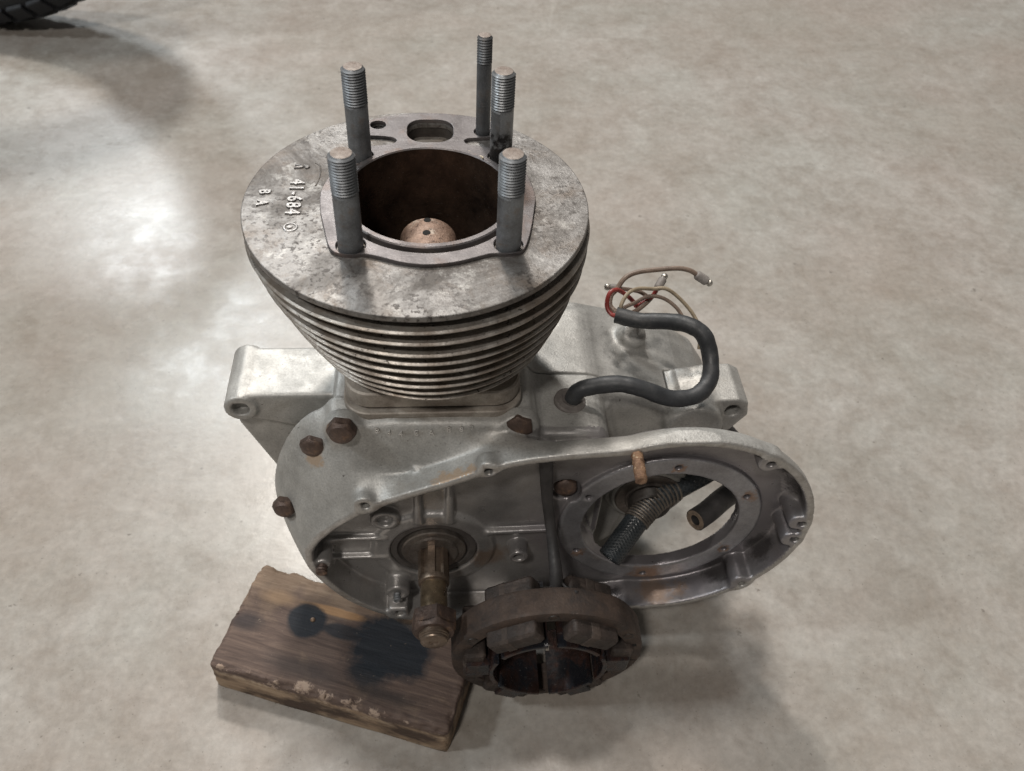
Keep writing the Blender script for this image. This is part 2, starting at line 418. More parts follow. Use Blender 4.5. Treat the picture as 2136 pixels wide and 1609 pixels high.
def floor_mat():
    m, nt, bs = nodes_of('worn_concrete'); N = NT(nt)
    big = N.noise(2.6, 6, .6, dist=.6)
    mid = N.mix(.45, N.noise(11, 8, .74, dist=.5), N.noise(48, 7, .7, dist=.3))
    fine = N.noise(160, 5, .7)
    c = N.ramp(mid, [(.35, (.245, .217, .190)), (.5, (.322, .301, .276)), (.64, (.395, .380, .356))])
    c = N.mix(N.ramp(big, [(.40, 0.0), (.66, .6)]), c, (.268, .232, .198))
    c = N.mix(.30, c, N.ramp(fine, [(.25, .25), (.75, .8)]), 'OVERLAY')
    spots = N.ramp(N.noise(95, 3, .55), [(.70, 0.0), (.74, .65)])
    c = N.mix(spots, c, (.13, .115, .10))
    pale = N.ramp(N.noise(9, 5, .7, vec=N.co(scale=(1, .35, 1), rot=(0, 0, .7)), dist=1.2), [(.62, 0.0), (.78, .35)])
    c = N.mix(pale, c, (.52, .50, .47))
    scuff = N.ramp(N.noise(6, 6, .72, vec=N.co(scale=(1, 9, 1), rot=(0, 0, -.5))), [(.66, 0.0), (.70, .22)])
    c = N.mix(scuff, c, (.16, .145, .13))
    grit = N.ramp(N.noise(420, 2, .5), [(.68, 0.0), (.74, .55)])
    c = N.mix(grit, c, (.12, .105, .09))
    tint = N.noise(5.5, 4, .6, vec=N.co(loc=(3, 1, 0)))
    c = N.mix(.3, c, N.ramp(tint, [(.35, (.46, .50, .49)), (.65, (.53, .49, .475))]), 'OVERLAY')
    N.link(c, bs.inputs['Base Color'])
    N.link(N.ramp(N.noise(30, 6, .65), [(.3, .20), (.7, .36)]), bs.inputs['Roughness'])
    bs.inputs['Specular IOR Level'].default_value = .5
    N.bump(bs, N.mix(.5, fine, N.noise(45, 4, .6)), .22, .0008)
    return m

def wood_mat():
    m, nt, bs = nodes_of('stained_board'); N = NT(nt)
    g = N.noise(1.0, 7, .66, vec=N.co(scale=(20, 260, 160)), dist=1.2)
    g2 = N.noise(1.0, 4, .6, vec=N.co(scale=(40, 900, 700)))
    blot = N.noise(34, 5, .62, dist=.5)
    raw = N.ramp(g, [(.25, (.17, .115, .075)), (.5, (.30, .215, .145)), (.75, (.43, .335, .24))])
    grime = N.ramp(g, [(.25, (.058, .040, .034)), (.50, (.105, .073, .060)), (.80, (.175, .125, .098))])
    # upper face is grimy, sides show raw timber
    sepn = nt.nodes.new('ShaderNodeSeparateXYZ'); N.link(N.tc.outputs['Object'], sepn.inputs[0])
    topf = N.ramp(N.math('ADD', N.math('MULTIPLY', sepn.outputs[2], 33.3), N.math('MULTIPLY', N.math('SUBTRACT', N.noise(70, 6, .7), .5), .5)), [(.74, 0.0), (.83, 1.0)])
    back = N.ramp(N.math('ADD', N.math('MULTIPLY', sepn.outputs[1], 13.2), N.math('MULTIPLY', N.math('SUBTRACT', blot, .5), .9)), [(.62, 0.0), (.86, 1.0)])
    wornf = N.math('MAXIMUM', N.math('MULTIPLY', back, .75), N.ramp(blot, [(.58, 0.0), (.74, .5)]))
    topc = N.mix(wornf, grime, N.mix(.38, raw, (.14, .095, .07)))
    def blob(c, rx, ry, soft, amp, col, cur, amt=.93):
        d = N.dist((c[0] * .001, c[1] * .001, .03), (1 / (rx * .001), 1 / (ry * .001), 0.0))
        d = N.math('ADD', d, N.math('MULTIPLY', N.math('SUBTRACT', N.noise(60, 5, .65), .5), amp))
        return N.mix(N.ramp(d, [(1 - soft, amt), (1.0, 0.0)]), cur, col)
    topc = blob((62, 56), 24, 3.6, .3, .6, (.33, .195, .10), topc, .85)
    topc = blob((24, 55), 17, 7, .6, .9, (.30, .20, .12), topc, .6)
    ink = N.mix(g2, (.009, .012, .017), (.022, .027, .034))
    topc = blob((47, 45), 14.5, 13.5, .2, .45, ink, topc, .95)
    topc = blob((72, 44), 17, 6, .3, .4, ink, topc, .85)
    topc = blob((106, 42), 31, 25, .3, .9, ink, topc, .97)
    topc = blob((98, 22), 20, 11, .5, 1.1, ink, topc, .9)
    topc = blob((112, 12), 30, 7, .7, 1.2, (.03, .026, .026), topc, .7)
    topc = blob((10, 34), 14, 9, .6, .8, (.03, .026, .028), topc, .75)
    topc = blob((60, 14), 40, 9, .7, .9, (.045, .036, .034), topc, .7)
    burn = N.ramp(N.noise(1.0, 5, .6, vec=N.co(scale=(22, 60, 40), loc=(.3, 0, 0))), [(.47, 0.0), (.6, .92)])
    side = N.mix(burn, raw, (.055, .036, .028))
    edge = N.ramp(N.noise(120, 5, .7), [(.5, 0.0), (.62, .8)])
    side = N.mix(N.math('MULTIPLY', edge, N.ramp(N.math('MULTIPLY', sepn.outputs[2], 33.3), [(.55, 0.0), (.9, 1.0)])), side, (.52, .42, .32))
    c = N.mix(topf, side, topc)
    ey = N.math('MULTIPLY', sepn.outputs[1], 1000.0); ez = N.math('MULTIPLY', sepn.outputs[2], 1000.0)
    nr = N.math('ADD', N.math('MULTIPLY', N.math('SUBTRACT', 30.0, ez), .8), N.math('MAXIMUM', ey, 0.0))      # mm away from the near upper edge
    crumb = N.ramp(N.math('SUBTRACT', N.math('ADD', N.noise(75, 6, .72), N.math('MULTIPLY', N.noise(1.0, 3, .5, vec=N.co(scale=(16, 1, 1), loc=(.2, 0, 0))), .35)), N.math('MULTIPLY', nr, .030)), [(.60, 0.0), (.66, .75)])
    c = N.mix(crumb, c, N.mix(N.noise(200, 3), (.30, .21, .155), (.50, .40, .32)))
    chips = N.ramp(N.noise(260, 4, .7), [(.67, 0.0), (.72, .55)])
    c = N.mix(chips, c, (.36, .29, .22))
    c = N.mix(.35, c, N.ramp(g2, [(.3, .3), (.7, .72)]), 'OVERLAY')
    N.link(c, bs.inputs['Base Color'])
    bs.inputs['Roughness'].default_value = .72
    bs.inputs['Specular IOR Level'].default_value = .3
    N.bump(bs, N.mix(.5, g, N.noise(300, 5, .7)), .6, .0012)
    return m

# ------------------------------------------------------------------ floor
fl_m = floor_mat()
n = 2
fl = make('floor', [(-4000, -2500, FLOOR), (4500, -2500, FLOOR), (4500, 6000, FLOOR), (-4000, 6000, FLOOR)], [(0, 1, 2, 3)], fl_m, origin=(0, 0, FLOOR), angle=None)
tagit(fl, 'worn grey beige concrete workshop floor', kind='structure')

# ------------------------------------------------------------------ wood block
BL = np.array([-143.7, -101.5]); fx = np.array([.947, -.322]); fy = np.array([.322, .947])
def wood_pt(x, y, z): p = BL + fx * x + fy * y; return (p[0], p[1], FLOOR + z)
def build_wood():
    LX, LY, LZ = 157.0, 76.0, 30.0
    nx, ny, nz = 130, 64, 18
    pts = {}; V = []; F = []
    def add(i, j, k):
        if (i, j, k) in pts: return pts[(i, j, k)]
        p = np.array([i / nx * LX, j / ny * LY, k / nz * LZ])
        c = np.clip(p, [1.8, 1.8, 1.2], [LX - 1.8, LY - 1.8, LZ - 1.8])
        d = p - c; l = np.linalg.norm(d)
        if l > 0: p = c + d / l * min(l, 1.8)
        pts[(i, j, k)] = len(V); V.append(p); return pts[(i, j, k)]
    for i in range(nx):
        for j in range(ny):
            F.append((add(i, j, 0), add(i, j + 1, 0), add(i + 1, j + 1, 0), add(i + 1, j, 0)))
            F.append((add(i, j, nz), add(i + 1, j, nz), add(i + 1, j + 1, nz), add(i, j + 1, nz)))
    for k in range(nz):
        for i in range(nx):
            F.append((add(i, 0, k), add(i + 1, 0, k), add(i + 1, 0, k + 1), add(i, 0, k + 1)))
            F.append((add(i, ny, k), add(i, ny, k + 1), add(i + 1, ny, k + 1), add(i + 1, ny, k)))
        for j in range(ny):
            F.append((add(0, j, k), add(0, j, k + 1), add(0, j + 1, k + 1), add(0, j + 1, k)))
            F.append((add(nx, j, k), add(nx, j + 1, k), add(nx, j + 1, k + 1), add(nx, j, k + 1)))
    V = np.array(V)
    from mathutils import noise as mn
    for p in V:
        q = Vector(p)
        ex = min(p[0], LX - p[0]); ey = min(p[1], LY - p[1]); ez = LZ - p[2]
        near = sorted((ex, ey, ez))
        e = math.exp(-near[1] / 2.5) * math.exp(-near[0] / 3)      # worn along the upper edges
        c = Vector((LX / 2, LY / 2, LZ / 2))
        k = mn.fractal(q * .12, 1, 2, 4) ; k2 = mn.noise(Vector((q.x * .03, q.y * .25, q.z * .25)))
        if p[2] > .1:
            p[2] += -2.0 * e * (1 + 2.4 * k) + (.9 * mn.noise(q * .55) * math.exp(-near[1] / 4)) + (.35 * k2 if ez < 1 else 0)
            p[1] += (1.5 * e * (1 + k)) * (1 if p[1] < LY / 2 else -1) + .5 * k2
            p[0] += (1.3 * e * (1 + k)) * (1 if p[0] < LX / 2 else -1)
    me_v = np.array([wood_pt(*p) for p in V])
    # object coordinates follow the block: build it unrotated and turn the object
    me = bpy.data.meshes.new('wood_block')
    me.from_pydata((V * .001).tolist(), [], F)
    me.shade_smooth(); me.materials.append(wood_mat())
    o = bpy.data.objects.new('wood_block', me)
    o.rotation_euler = (0, 0, math.atan2(fx[1], fx[0]))
    place(o, None, w((BL[0], BL[1], FLOOR))[0])
    tagit(o, 'scorched, ink stained wooden board offcut propping up the engine', 'wood block')
    nm = metal('nail_head', (.3, .2, .13), (.12, .08, .06), met=.4)
    V2, F2 = lathe([(1.3, -2), (1.6, .2), (1.2, .9), (.4, 1.1)], 12, (0, 0, 0), (.1, 0, 1))
    me2 = bpy.data.meshes.new('nail'); me2.from_pydata((V2 * .001).tolist(), [], F2); me2.materials.append(nm)
    n2 = bpy.data.objects.new('nail', me2); COL.objects.link(n2); n2.parent = o; n2.location = (.0505, .0465, .0300)
build_wood()

# ------------------------------------------------------------------ engine
ENG = empty('engine', (0, 0, FLOOR + 30), 'bare single cylinder motorcycle engine with finned barrel and open primary case', 'engine')

# --- castings by signed distance field ------------------------------------------------
H = 1.0
X = np.arange(-130, 223, H, dtype=np.float32); Y = np.arange(-85, 63, H, dtype=np.float32); Z = np.arange(-310, -97, H, dtype=np.float32)
F3 = np.full((len(X), len(Y), len(Z)), 40, np.float32)

def poly2(P, xs, zs):
    P = np.asarray(P, np.float32); px, pz = np.meshgrid(xs, zs, indexing='ij')
    d = np.full(px.shape, 1e9, np.float32); ins = np.zeros(px.shape, bool)
    for i in range(len(P)):
        a, b = P[i - 1], P[i]; e = b - a
        wx, wz = px - a[0], pz - a[1]
        t = np.clip((wx * e[0] + wz * e[1]) / (e @ e + 1e-9), 0, 1)
        d = np.minimum(d, (wx - e[0] * t) ** 2 + (wz - e[1] * t) ** 2)
        if a[1] != b[1]:
            c = ((a[1] > pz) != (b[1] > pz)) & (px < (b[0] - a[0]) * (pz - a[1]) / (b[1] - a[1]) + a[0])
            ins ^= c
    d = np.sqrt(d); return np.where(ins, -d, d)

def sub(lo, hi, pad):
    s = []
    for A, l, h in ((X, lo[0], hi[0]), (Y, lo[1], hi[1]), (Z, lo[2], hi[2])):
        i0 = int(np.searchsorted(A, l - pad)); i1 = int(np.searchsorted(A, h + pad))
        s.append(slice(max(i0, 0), max(min(i1, len(A)), 0)))
    return tuple(s)
def grid(s):
    return X[s[0]][:, None, None], Y[s[1]][None, :, None], Z[s[2]][None, None, :]
def smin(a, b, k):
    h = np.clip(.5 + .5 * (b - a) / k, 0, 1); return b + (a - b) * h - k * h * (1 - h)
def union(s, d, k=0.01):
    F3[s] = smin(F3[s], d, max(k, .01))
def cut(s, d, k=0.01):
    F3[s] = -smin(-F3[s], d, max(k, .01))
def maxs(a, b, k):
    return -smin(-a, -b, k)
def extr(P, y0, y1, k=0, r=1.0, op=union, xz=None):
    """outline in x-z extruded along y with softened edges"""
    P = np.asarray(P, float)
    s = sub((P[:, 0].min(), y0, P[:, 1].min()), (P[:, 0].max(), y1, P[:, 1].max()), 3 + k)
    x, y, z = grid(s)
    d2 = poly2(P, X[s[0]], Z[s[2]])[:, None, :]
    d = maxs(d2 + np.zeros_like(y), np.maximum(y0 - y, y - y1) + np.zeros_like(d2), max(r, .01))
    op(s, d, k)
def cyl(x0, z0, r, y0, y1, k=0, rr=.8, op=union, taper=0.0):
    s = sub((x0 - r, y0, z0 - r), (x0 + r, y1, z0 + r), 3 + k)
    x, y, z = grid(s)
    d = np.sqrt((x - x0) ** 2 + (z - z0) ** 2) - r - taper * (y - y0)
    d = maxs(d + np.zeros_like(y), np.maximum(y0 - y, y - y1) + np.zeros_like(d), rr)
    op(s, d, k)
def box(lo, hi, r=1.0, k=0, op=union):
    lo = np.array(lo, float); hi = np.array(hi, float)
    s = sub(lo, hi, 3 + k); x, y, z = grid(s); c = (lo + hi) / 2; b = (hi - lo) / 2 - r
    qx, qy, qz = np.abs(x - c[0]) - b[0], np.abs(y - c[1]) - b[1], np.abs(z - c[2]) - b[2]
    d = np.sqrt(np.maximum(qx, 0) ** 2 + np.maximum(qy, 0) ** 2 + np.maximum(qz, 0) ** 2) + np.minimum(np.maximum(np.maximum(qx, qy), qz), 0) - r
    op(s, d, k)

_gear = [(134 + 85.3 * math.cos(R(a)), -182 + 85.3 * math.sin(R(a))) for a in range(-98, 113, 6)]
RIM = np.concatenate([spline([(-75, -188), (-75.5, -203), (-70, -219), (-58, -241), (-43, -257), (-26, -268), (-4, -274.5), (30, -275.5)], 4)[:-1], np.array([(50, -274.3), (80, -271.5), (108, -268.5)]),
                      np.array(_gear), spline([(92, -104), (70, -105.8), (50, -108.6), (34, -113.2), (22, -119), (9, -125.4), (-14, -135.5), (-37, -146.8), (-55, -161), (-68, -175), (-75, -188)], 4)[:-1]])
BODY = spline([(-48, -106), (-58, -110), (-69, -117), (-79, -130), (-88, -149), (-94, -172), (-95, -192), (-91, -212), (-80, -240), (-58, -262), (-22, -296), (0, -306.6), (40, -306.6), (66, -298), (80, -240), (84, -160), (92, -124), (86, -118), (60, -117), (50, -112), (0, -108)], 3, True)
BACK = spline([(-46, -118), (-62, -134), (-76, -160), (-82, -190), (-76, -225), (-56, -260), (-22, -296), (0, -306.6), (40, -306.6), (66, -298), (90, -262),
               (100, -220), (100, -150), (96, -124), (86, -118), (60, -117), (50, -112), (0, -108)], 3, True)

def build_castings():
    O = poly2(RIM, X, Z)[:, None, :]; B = poly2(BODY, X, Z)[:, None, :]; K = poly2(BACK, X, Z)[:, None, :]
    sl = sub((-200, -85, -400), (300, -34, 0), 0)
    y = Y[sl[1]][None, :, None]
    wl = np.clip((-12 - X) / 40, 0, 1)[:, None, None]               # the left flank flares early, the shelf under the barrel late
    wl = wl * wl * (3 - 2 * wl)
    tl = np.clip((y + 79) / 41, 0, 1); tc = np.clip((y + 66) / 12, 0, 1)
    s = (tc * tc * (3 - 2 * tc)) * (1 - wl) + wl * (1 - (1 - tl) ** 1.35)
    back = -38 * wl + -55 * (1 - wl)
    wg = np.clip((X - 40) / 25, 0, 1)[:, None, None] * np.clip((Z + 235) / 60, 0, 1)[None, None, :]
    fg = wg * np.maximum(y + 76, 0) ** 2 / 20
    OB = np.where(X[:, None, None] < 60, np.minimum(O, B), O)
    d2 = O + (OB - O) * s + fg
    d = maxs(d2, np.maximum(-80 - y, y - back) + np.zeros_like(O), 1.0)
    F3[sl] = np.minimum(F3[sl], d)
    sb = sub((-200, -58, -400), (300, 46, 0), 3)
    yb = Y[sb[1]][None, :, None]
    yf = np.where(X < -20, -42.0, -56.0)[:, None, None] + 0 * K
    union(sb, maxs(K + np.zeros_like(yb), np.maximum(yf - yb, yb - 45) + np.zeros_like(K), 4.0), 3)
    # shell of the gearbox left of the sprocket opening
    extr([(60, -125), (100, -128), (116, -190), (124, -225), (116, -262), (95, -284), (60, -288)], -27, 45, 3, 3)
    # neck under the barrel
    box((-54.3, -53.8, -200), (52.8, 53, -107.6), 3, 7)
    box((-46, -55.8, -127), (45, -50, -108.8), 2, 3)
    cyl(-47.6, -112, 10.5, -56.0, -48, 4, 1.5)
    cyl(45.6, -113, 10.5, -56.0, -48, 4, 1.5)
    box((-56, -55, -150), (-41, -46, -112), 4, 5)
    box((38, -55, -135), (54, -46, -112), 4, 5)
    # gearbox body behind the sprocket cavity, its deck falling away to the rear
    extr([(45, -117), (88, -118.5), (118, -126), (150, -139), (168, -151), (179, -168), (182, -190), (170, -203), (150, -221), (136, -244), (122, -266), (70, -284), (45, -284)], -24, 58, 6, 9)
    # rear mounting lug
    extr([(146, -131), (160, -127), (178, -126.5), (184, -130), (186, -140), (178, -153), (164, -158), (140, -165)], -25, 6, 9, 1.5)
    # bearing housing on the gearbox wall
    cyl(152, -141, 17, -34, -20, 4, 2.5)
    cyl(133, -202, 27, -34, -20, 3, 2)
    cyl(133, -202, 23.5, -37, -30, 1, 1)
    # deck boss for the filler
    s_ = sub((110, 5, -140), (138, 40, -105), 6); x, yy, z = grid(s_)
    ax = np.array([.10, -.55, .83]); ax /= np.linalg.norm(ax); c = np.array([121, 28, -126])
    qx, qy, qz = x - c[0], yy - c[1], z - c[2]
    hh = qx * ax[0] + qy * ax[1] + qz * ax[2]
    rr = np.sqrt(np.maximum(qx ** 2 + qy ** 2 + qz ** 2 - hh ** 2, 0))
    union(s_, maxs(rr - 8.8 + .12 * hh, np.abs(hh) - 10.5, 3), 5)
    # front mounting lug: tube, arm and gusset
    cyl(-107.6, -126, 9.2, -26, 17, 3, .8)
    extr([(-108, -117.2), (-48, -117.2), (-48, -158), (-84, -142), (-110, -134)], -24, 15, 2.5, 2.5)
    extr([(-114, -128), (-112.5, -146), (-94, -196), (-60, -200), (-60, -124)], -18, 8, 2.5, 1.5)
    # primary cavity
    Oi = poly2(RIM, X, Z) + 5.0
    sc_ = sub((-200, -90, -400), (300, -60, 0), 0); yc = Y[sc_[1]][None, :, None]
    wg_ = np.clip((X - 40) / 25, 0, 1)[:, None, None] * np.clip((Z + 235) / 60, 0, 1)[None, None, :]
    gi = np.maximum(wg_ * np.maximum(yc + 76, 0) ** 2 / 20 - 3, 0)
    cut(sc_, maxs(Oi[:, None, :] + gi, (yc + 60) + np.zeros_like(gi), 3), 1.0)
    # crank boss, ribs, dowels and bosses on the inner wall
    cyl(-1.8, -216, 36, -63.5, -55, 7, 1.5)
    for x0, x1 in ((-11.5, -8.5), (6.5, 9.5)):
        extr([(x0, -132), (x1, -132), (x1 + 1, -186), (x0 - 1, -186)], -66, -58, 2.5, 1.2)
    extr([(x0 - 20, -146), (x0 - 20, -160), (x0 - 34, -160), (x0 - 34, -150)], -58, -50, 1.5, .8, op=cut) if False else None
    for z0 in (-201, -221):
        extr([(-66, z0 - 1.4), (-66, z0 + 1.4), (-30, z0 + 1.2), (-30, z0 - 1.2)], -64.5, -58, 2.2, 1)
    extr([(30, -200), (70, -198.5), (70, -195.5), (30, -196.5)], -65, -58, 2.5, 1.2)
    cyl(-29.5, -181, 8.5, -66, -56, 2, .8)
    cyl(-29.5, -181, 4.6, -70, -62, 0, .5, op=cut)
    cyl(-66.5, -205, 5, -79, -58, 3, .8)
    cyl(49.5, -214, 5.8, -72, -58, 2.5, .7)
    cyl(49.5, -214, 3.0, -80, -64, 0, .4, op=cut)
    cyl(-25, -248, 7.5, -74, -58, 3, 1)
    extr([(-31, -256), (-19, -256), (-19, -268), (-31, -268)], -80, -60, 2, 1)
    for x0, z0, rr in ((28.5, -117.3, 5.8), (-37.5, -146, 6.4), (179, -117.5, 6.6), (211, -174, 6.2), (211, -191, 6.2), (191.5, -239, 6.8)):
        s2 = cyl(x0, z0, rr, -80, -71 if z0 > -150 else -58, 3.0, 1.2)
    for x0, z0 in ((28.5, -117.8), (-37.3, -145.5), (179.5, -117.2), (213, -174.5), (213, -190.5), (192, -239.2), (-24.5, -262)):
        cyl(x0, z0, 2.5, -90, -70, 0, .3, op=cut)
    # flange ring round the big opening
    cyl(134.5, -193, 61.5, -64.0, -56, .8, .6)
    cyl(134.5, -193, 47.6, -70, -50, 0, .6, op=cut)
    for k in range(6):
        a = R(88 - 60 * k); cyl(134.5 + 54.6 * math.cos(a), -194.5 + 55 * math.sin(a), 1.9, -70, -59, 0, .3, op=cut)
    # crank bore recess, bolt recesses
    cyl(-1.8, -216, 26.5, -75, -58.5, 0, .6, op=cut)
    cyl(74.8, -161.5, 9.0, -70, -56, 0, .8, op=cut)
    cyl(-65.4, -126, 9.6, -90, -52.0, 1.5, .8, op=cut, taper=-.16)
    cyl(-88, -175, 8.5, -90, -58, 1.5, .8, op=cut)
    # lug holes
    cyl(-107.6, -126, 4.8, -40, -20, 0, .4, op=cut)
    cyl(175.5, -136, 4.6, -40, 20, 0, .4, op=cut)
    # mouth for the barrel
    s3 = sub((-46, -46, -190), (46, 46, -95), 2); x, yy, z = grid(s3)
    cut(s3, np.maximum(np.sqrt(x ** 2 + yy ** 2) - 42, -190 - z))
    # joint line between the crankcase halves
    s4 = sub((52, -16, -135), (190, -9, -100), 0); x, yy, z = grid(s4)
    # engine number pad is left plain

def surface(Fv, x0):
    """naive surface nets -> vertices (mm) and quads"""
    sgn = Fv < 0
    nx, ny, nz = Fv.shape
    c = np.zeros((nx - 1, ny - 1, nz - 1), np.uint8)
    for i in (0, 1):
        for j in (0, 1):
            for k in (0, 1):
                c += sgn[i:nx - 1 + i, j:ny - 1 + j, k:nz - 1 + k]
    act = (c > 0) & (c < 8)
    I = np.argwhere(act); idx = np.full(act.shape, -1, np.int32); idx[act] = np.arange(len(I))
    co = [(i, j, k) for i in (0, 1) for j in (0, 1) for k in (0, 1)]
    val = np.stack([Fv[I[:, 0] + i, I[:, 1] + j, I[:, 2] + k] for i, j, k in co], 1)
    acc = np.zeros((len(I), 3), np.float32); cnt = np.zeros(len(I), np.float32)
    for a in range(8):
        for b in range(a + 1, 8):
            da = np.array(co[b]) - np.array(co[a])
            if np.abs(da).sum() != 1: continue
            m = (val[:, a] < 0) != (val[:, b] < 0)
            t = np.where(m, val[:, a] / np.where(m, val[:, a] - val[:, b], 1), 0)
            acc += m[:, None] * (np.array(co[a], np.float32) + t[:, None] * da.astype(np.float32)); cnt += m
    V = I + acc / cnt[:, None]
    Q = []
    for ax in range(3):
        s0 = [slice(None)] * 3; s1 = [slice(None)] * 3
        s0[ax] = slice(0, -1); s1[ax] = slice(1, None)
        ch = sgn[tuple(s0)] != sgn[tuple(s1)]
        E = np.argwhere(ch); o1, o2 = [(1, 2), (2, 0), (0, 1)][ax]
        ok = (E[:, o1] > 0) & (E[:, o2] > 0) & (E[:, o1] < Fv.shape[o1] - 1) & (E[:, o2] < Fv.shape[o2] - 1)
        E = E[ok]; inside = sgn[E[:, 0], E[:, 1], E[:, 2]]
        def at(d1, d2):
            q = E.copy(); q[:, o1] -= d1; q[:, o2] -= d2; return idx[q[:, 0], q[:, 1], q[:, 2]]
        q = np.stack([at(1, 1), at(0, 1), at(0, 0), at(1, 0)], 1)
        q[~inside] = q[~inside][:, ::-1]
        Q.append(q)
    Q = np.concatenate(Q)
    return V * H + np.array(x0, np.float32), Q

def relax(V, Q, n=2, lam=.45):
    E = np.concatenate([Q[:, [0, 1]], Q[:, [1, 2]], Q[:, [2, 3]], Q[:, [3, 0]]])
    deg = np.bincount(E.ravel(), minlength=len(V)).astype(np.float32)
    for it in range(n):
        l = lam if it % 2 == 0 else -lam * 1.03
        S = np.stack([np.bincount(E[:, 0], V[E[:, 1], k], len(V)) + np.bincount(E[:, 1], V[E[:, 0], k], len(V)) for k in range(3)], 1)
        V = V + l * (S / np.maximum(deg, 1)[:, None] - V)
    return V

build_castings()
SPLIT = -11
js = int(np.searchsorted(Y, SPLIT))
yb = Y[None, :, None]
spl = np.where((X < -52)[:, None, None] | ((X > 139)[:, None, None] & (Z > -167)[None, None, :]), np.where(X > 0, 8.0, 30.0)[:, None, None], SPLIT).astype(np.float32)
jb = int(np.searchsorted(Y, 34))
Fa = np.maximum(F3[:, :jb], (yb[:, :jb] - (spl - .3)))
Fb = np.maximum(F3[:, js - 3:], ((spl + .3) - yb[:, js - 3:]))
for nm, Fv, y0, lab in (('crankcase_half', Fa, Y[0], 'drive side casting with the open primary case'), ('crankcase_half', Fb, Y[js - 3], 'far side casting behind the joint line')):
    Fv = np.pad(Fv, 1, constant_values=9)
    V, Q = surface(Fv, (X[0] - H, y0 - H, Z[0] - H))
    V = relax(V, Q, 4)
    o = make(nm, V, Q, MAT['alloy'], ENG, origin=CASE_O, angle=None, label=lab)
    # oil stained inside of the primary case and its machined rim
    o.data.materials.append(MAT['oily_alloy']); o.data.materials.append(MAT['rim'])
    o.data.materials.append(MAT['flange_face']); c = V[Q].mean(1); O2 = poly2(RIM, X, Z)
    q = O2[np.clip(((c[:, 0] - X[0]) / H).round().astype(int), 0, len(X) - 1), np.clip(((c[:, 2] - Z[0]) / H).round().astype(int), 0, len(Z) - 1)]
    mi = np.where((q < -4.2) & (c[:, 1] < -50), 1, np.where(c[:, 1] < -79.0, 2, 0))
    rr_ = np.hypot(c[:, 0] - 134.5, c[:, 2] + 193)
    mi = np.where((rr_ < 61.2) & (rr_ > 47.5) & (c[:, 1] < -63.2) & (c[:, 1] > -65), 3, mi).astype(np.int32)
    o.data.polygons.foreach_set("material_index", mi)

def stamp():
    """punched engine number: one mesh, each figure laid on the casting where it is"""
    V, F, n_ = [], [], 0
    for ch, x, dz in zip('B44EA882', (-29.6, -23.6, -17.4, -9.2, -1.2, 8.2, 14.8, 20.4), (0, -1.4, -1.8, -1.0, -1.2, .6, 1.0, 1.2)):
        z0 = -110.6 + dz; ix = int(round((x - X[0]) / H)); iz = int(round((z0 - Z[0]) / H))
        col = F3[ix, :, iz]; k = int(np.argmax(col < 0)); ys = Y[k - 1] + H * col[k - 1] / (col[k - 1] - col[k])
        cu = bpy.data.curves.new('c', 'FONT'); cu.body = ch; cu.size = 6.0; cu.extrude = .32; cu.bevel_depth = .16; cu.align_x = 'CENTER'; cu.align_y = 'CENTER'; cu.resolution_u = 3; cu.offset = -.1
        t = bpy.data.objects.new('c', cu); me = bpy.data.meshes.new_from_object(t)
        for v in me.vertices: V.append((x + v.co.x * .8, ys - .12 - v.co.z, z0 + v.co.y))
        for p in me.polygons: F.append(tuple(i + n_ for i in p.vertices))
        n_ += len(me.vertices); bpy.data.objects.remove(t); bpy.data.curves.remove(cu); bpy.data.meshes.remove(me)
    make('engine_number', V, F, MAT['stamp'], ENG, angle=50)
stamp()

# --- barrel -----------------------------------------------------------------------
BAR = bpy.data.objects.new('cylinder_barrel', None)
Vb, Fb_ = lathe([(39.5, -105), (39.5, -.6), (40.1, 0), (42.4, 0), (43.0, -.6), (43.0, -3.9), (47, -3.95), (46, -96), (44, -105)], 96, (0, 0, 0), (0, 0, 1), closed=True)
pr = prism(rrect(47.5, 50.5, 12), -102.2, -95, 1.0, (0, 0, 0), (1, 0, 0), (0, 1, 0), (0, 0, 1))
pr2 = prism(rrect(48.3, 51.5, 12), -106, -102.8, .6, (0, 0, 0), (1, 0, 0), (0, 1, 0), (0, 0, 1))
def ringcap(P, h0, h1, bev):                                         # flange with the bore left open
    n_ = len(P); t = np.arctan2(P[:, 1], P[:, 0])
    inn = np.stack([44 * np.cos(t), 44 * np.sin(t)], 1)
    d = P / np.linalg.norm(P, axis=1)[:, None]
    rings = [(inn, h0), (P - d * bev, h0), (P, h0 + bev), (P, h1 - bev), (P - d * bev, h1), (inn, h1)]
    V = np.concatenate([np.column_stack([q, np.full(n_, h)]) for q, h in rings]); F = []
    for k in range(6):
        k2 = (k + 1) % 6
        for i in range(n_):
            j = (i + 1) % n_; F.append((k * n_ + i, k * n_ + j, k2 * n_ + j, k2 * n_ + i))
    return V, F
V_, F_ = join((Vb, Fb_), ringcap(rrect(46.4, 49.0, 14, 8), -101.6, -90.5, 1.0), ringcap(rrect(47.6, 52.0, 14, 8), -109, -102.3, .7))
BAR = make('cylinder_barrel', V_, F_, MAT['barrel'], ENG)
# the bore itself is oily: faces looking inwards take the second material
BAR.data.materials.append(MAT['bore']); BAR.data.materials.append(MAT['gasket'])
c0 = np.array(BAR.location) + np.array(ENG.location)
for p in BAR.data.polygons:
    q = np.array(p.center) + c0 - np.array([0, 0, -FLOOR * .001])
    if math.hypot(q[0], q[1]) < .0402 and q[2] < -.0004: p.material_index = 1
    elif q[2] > -.0042 and math.hypot(q[0], q[1]) < .0435: p.material_index = 2

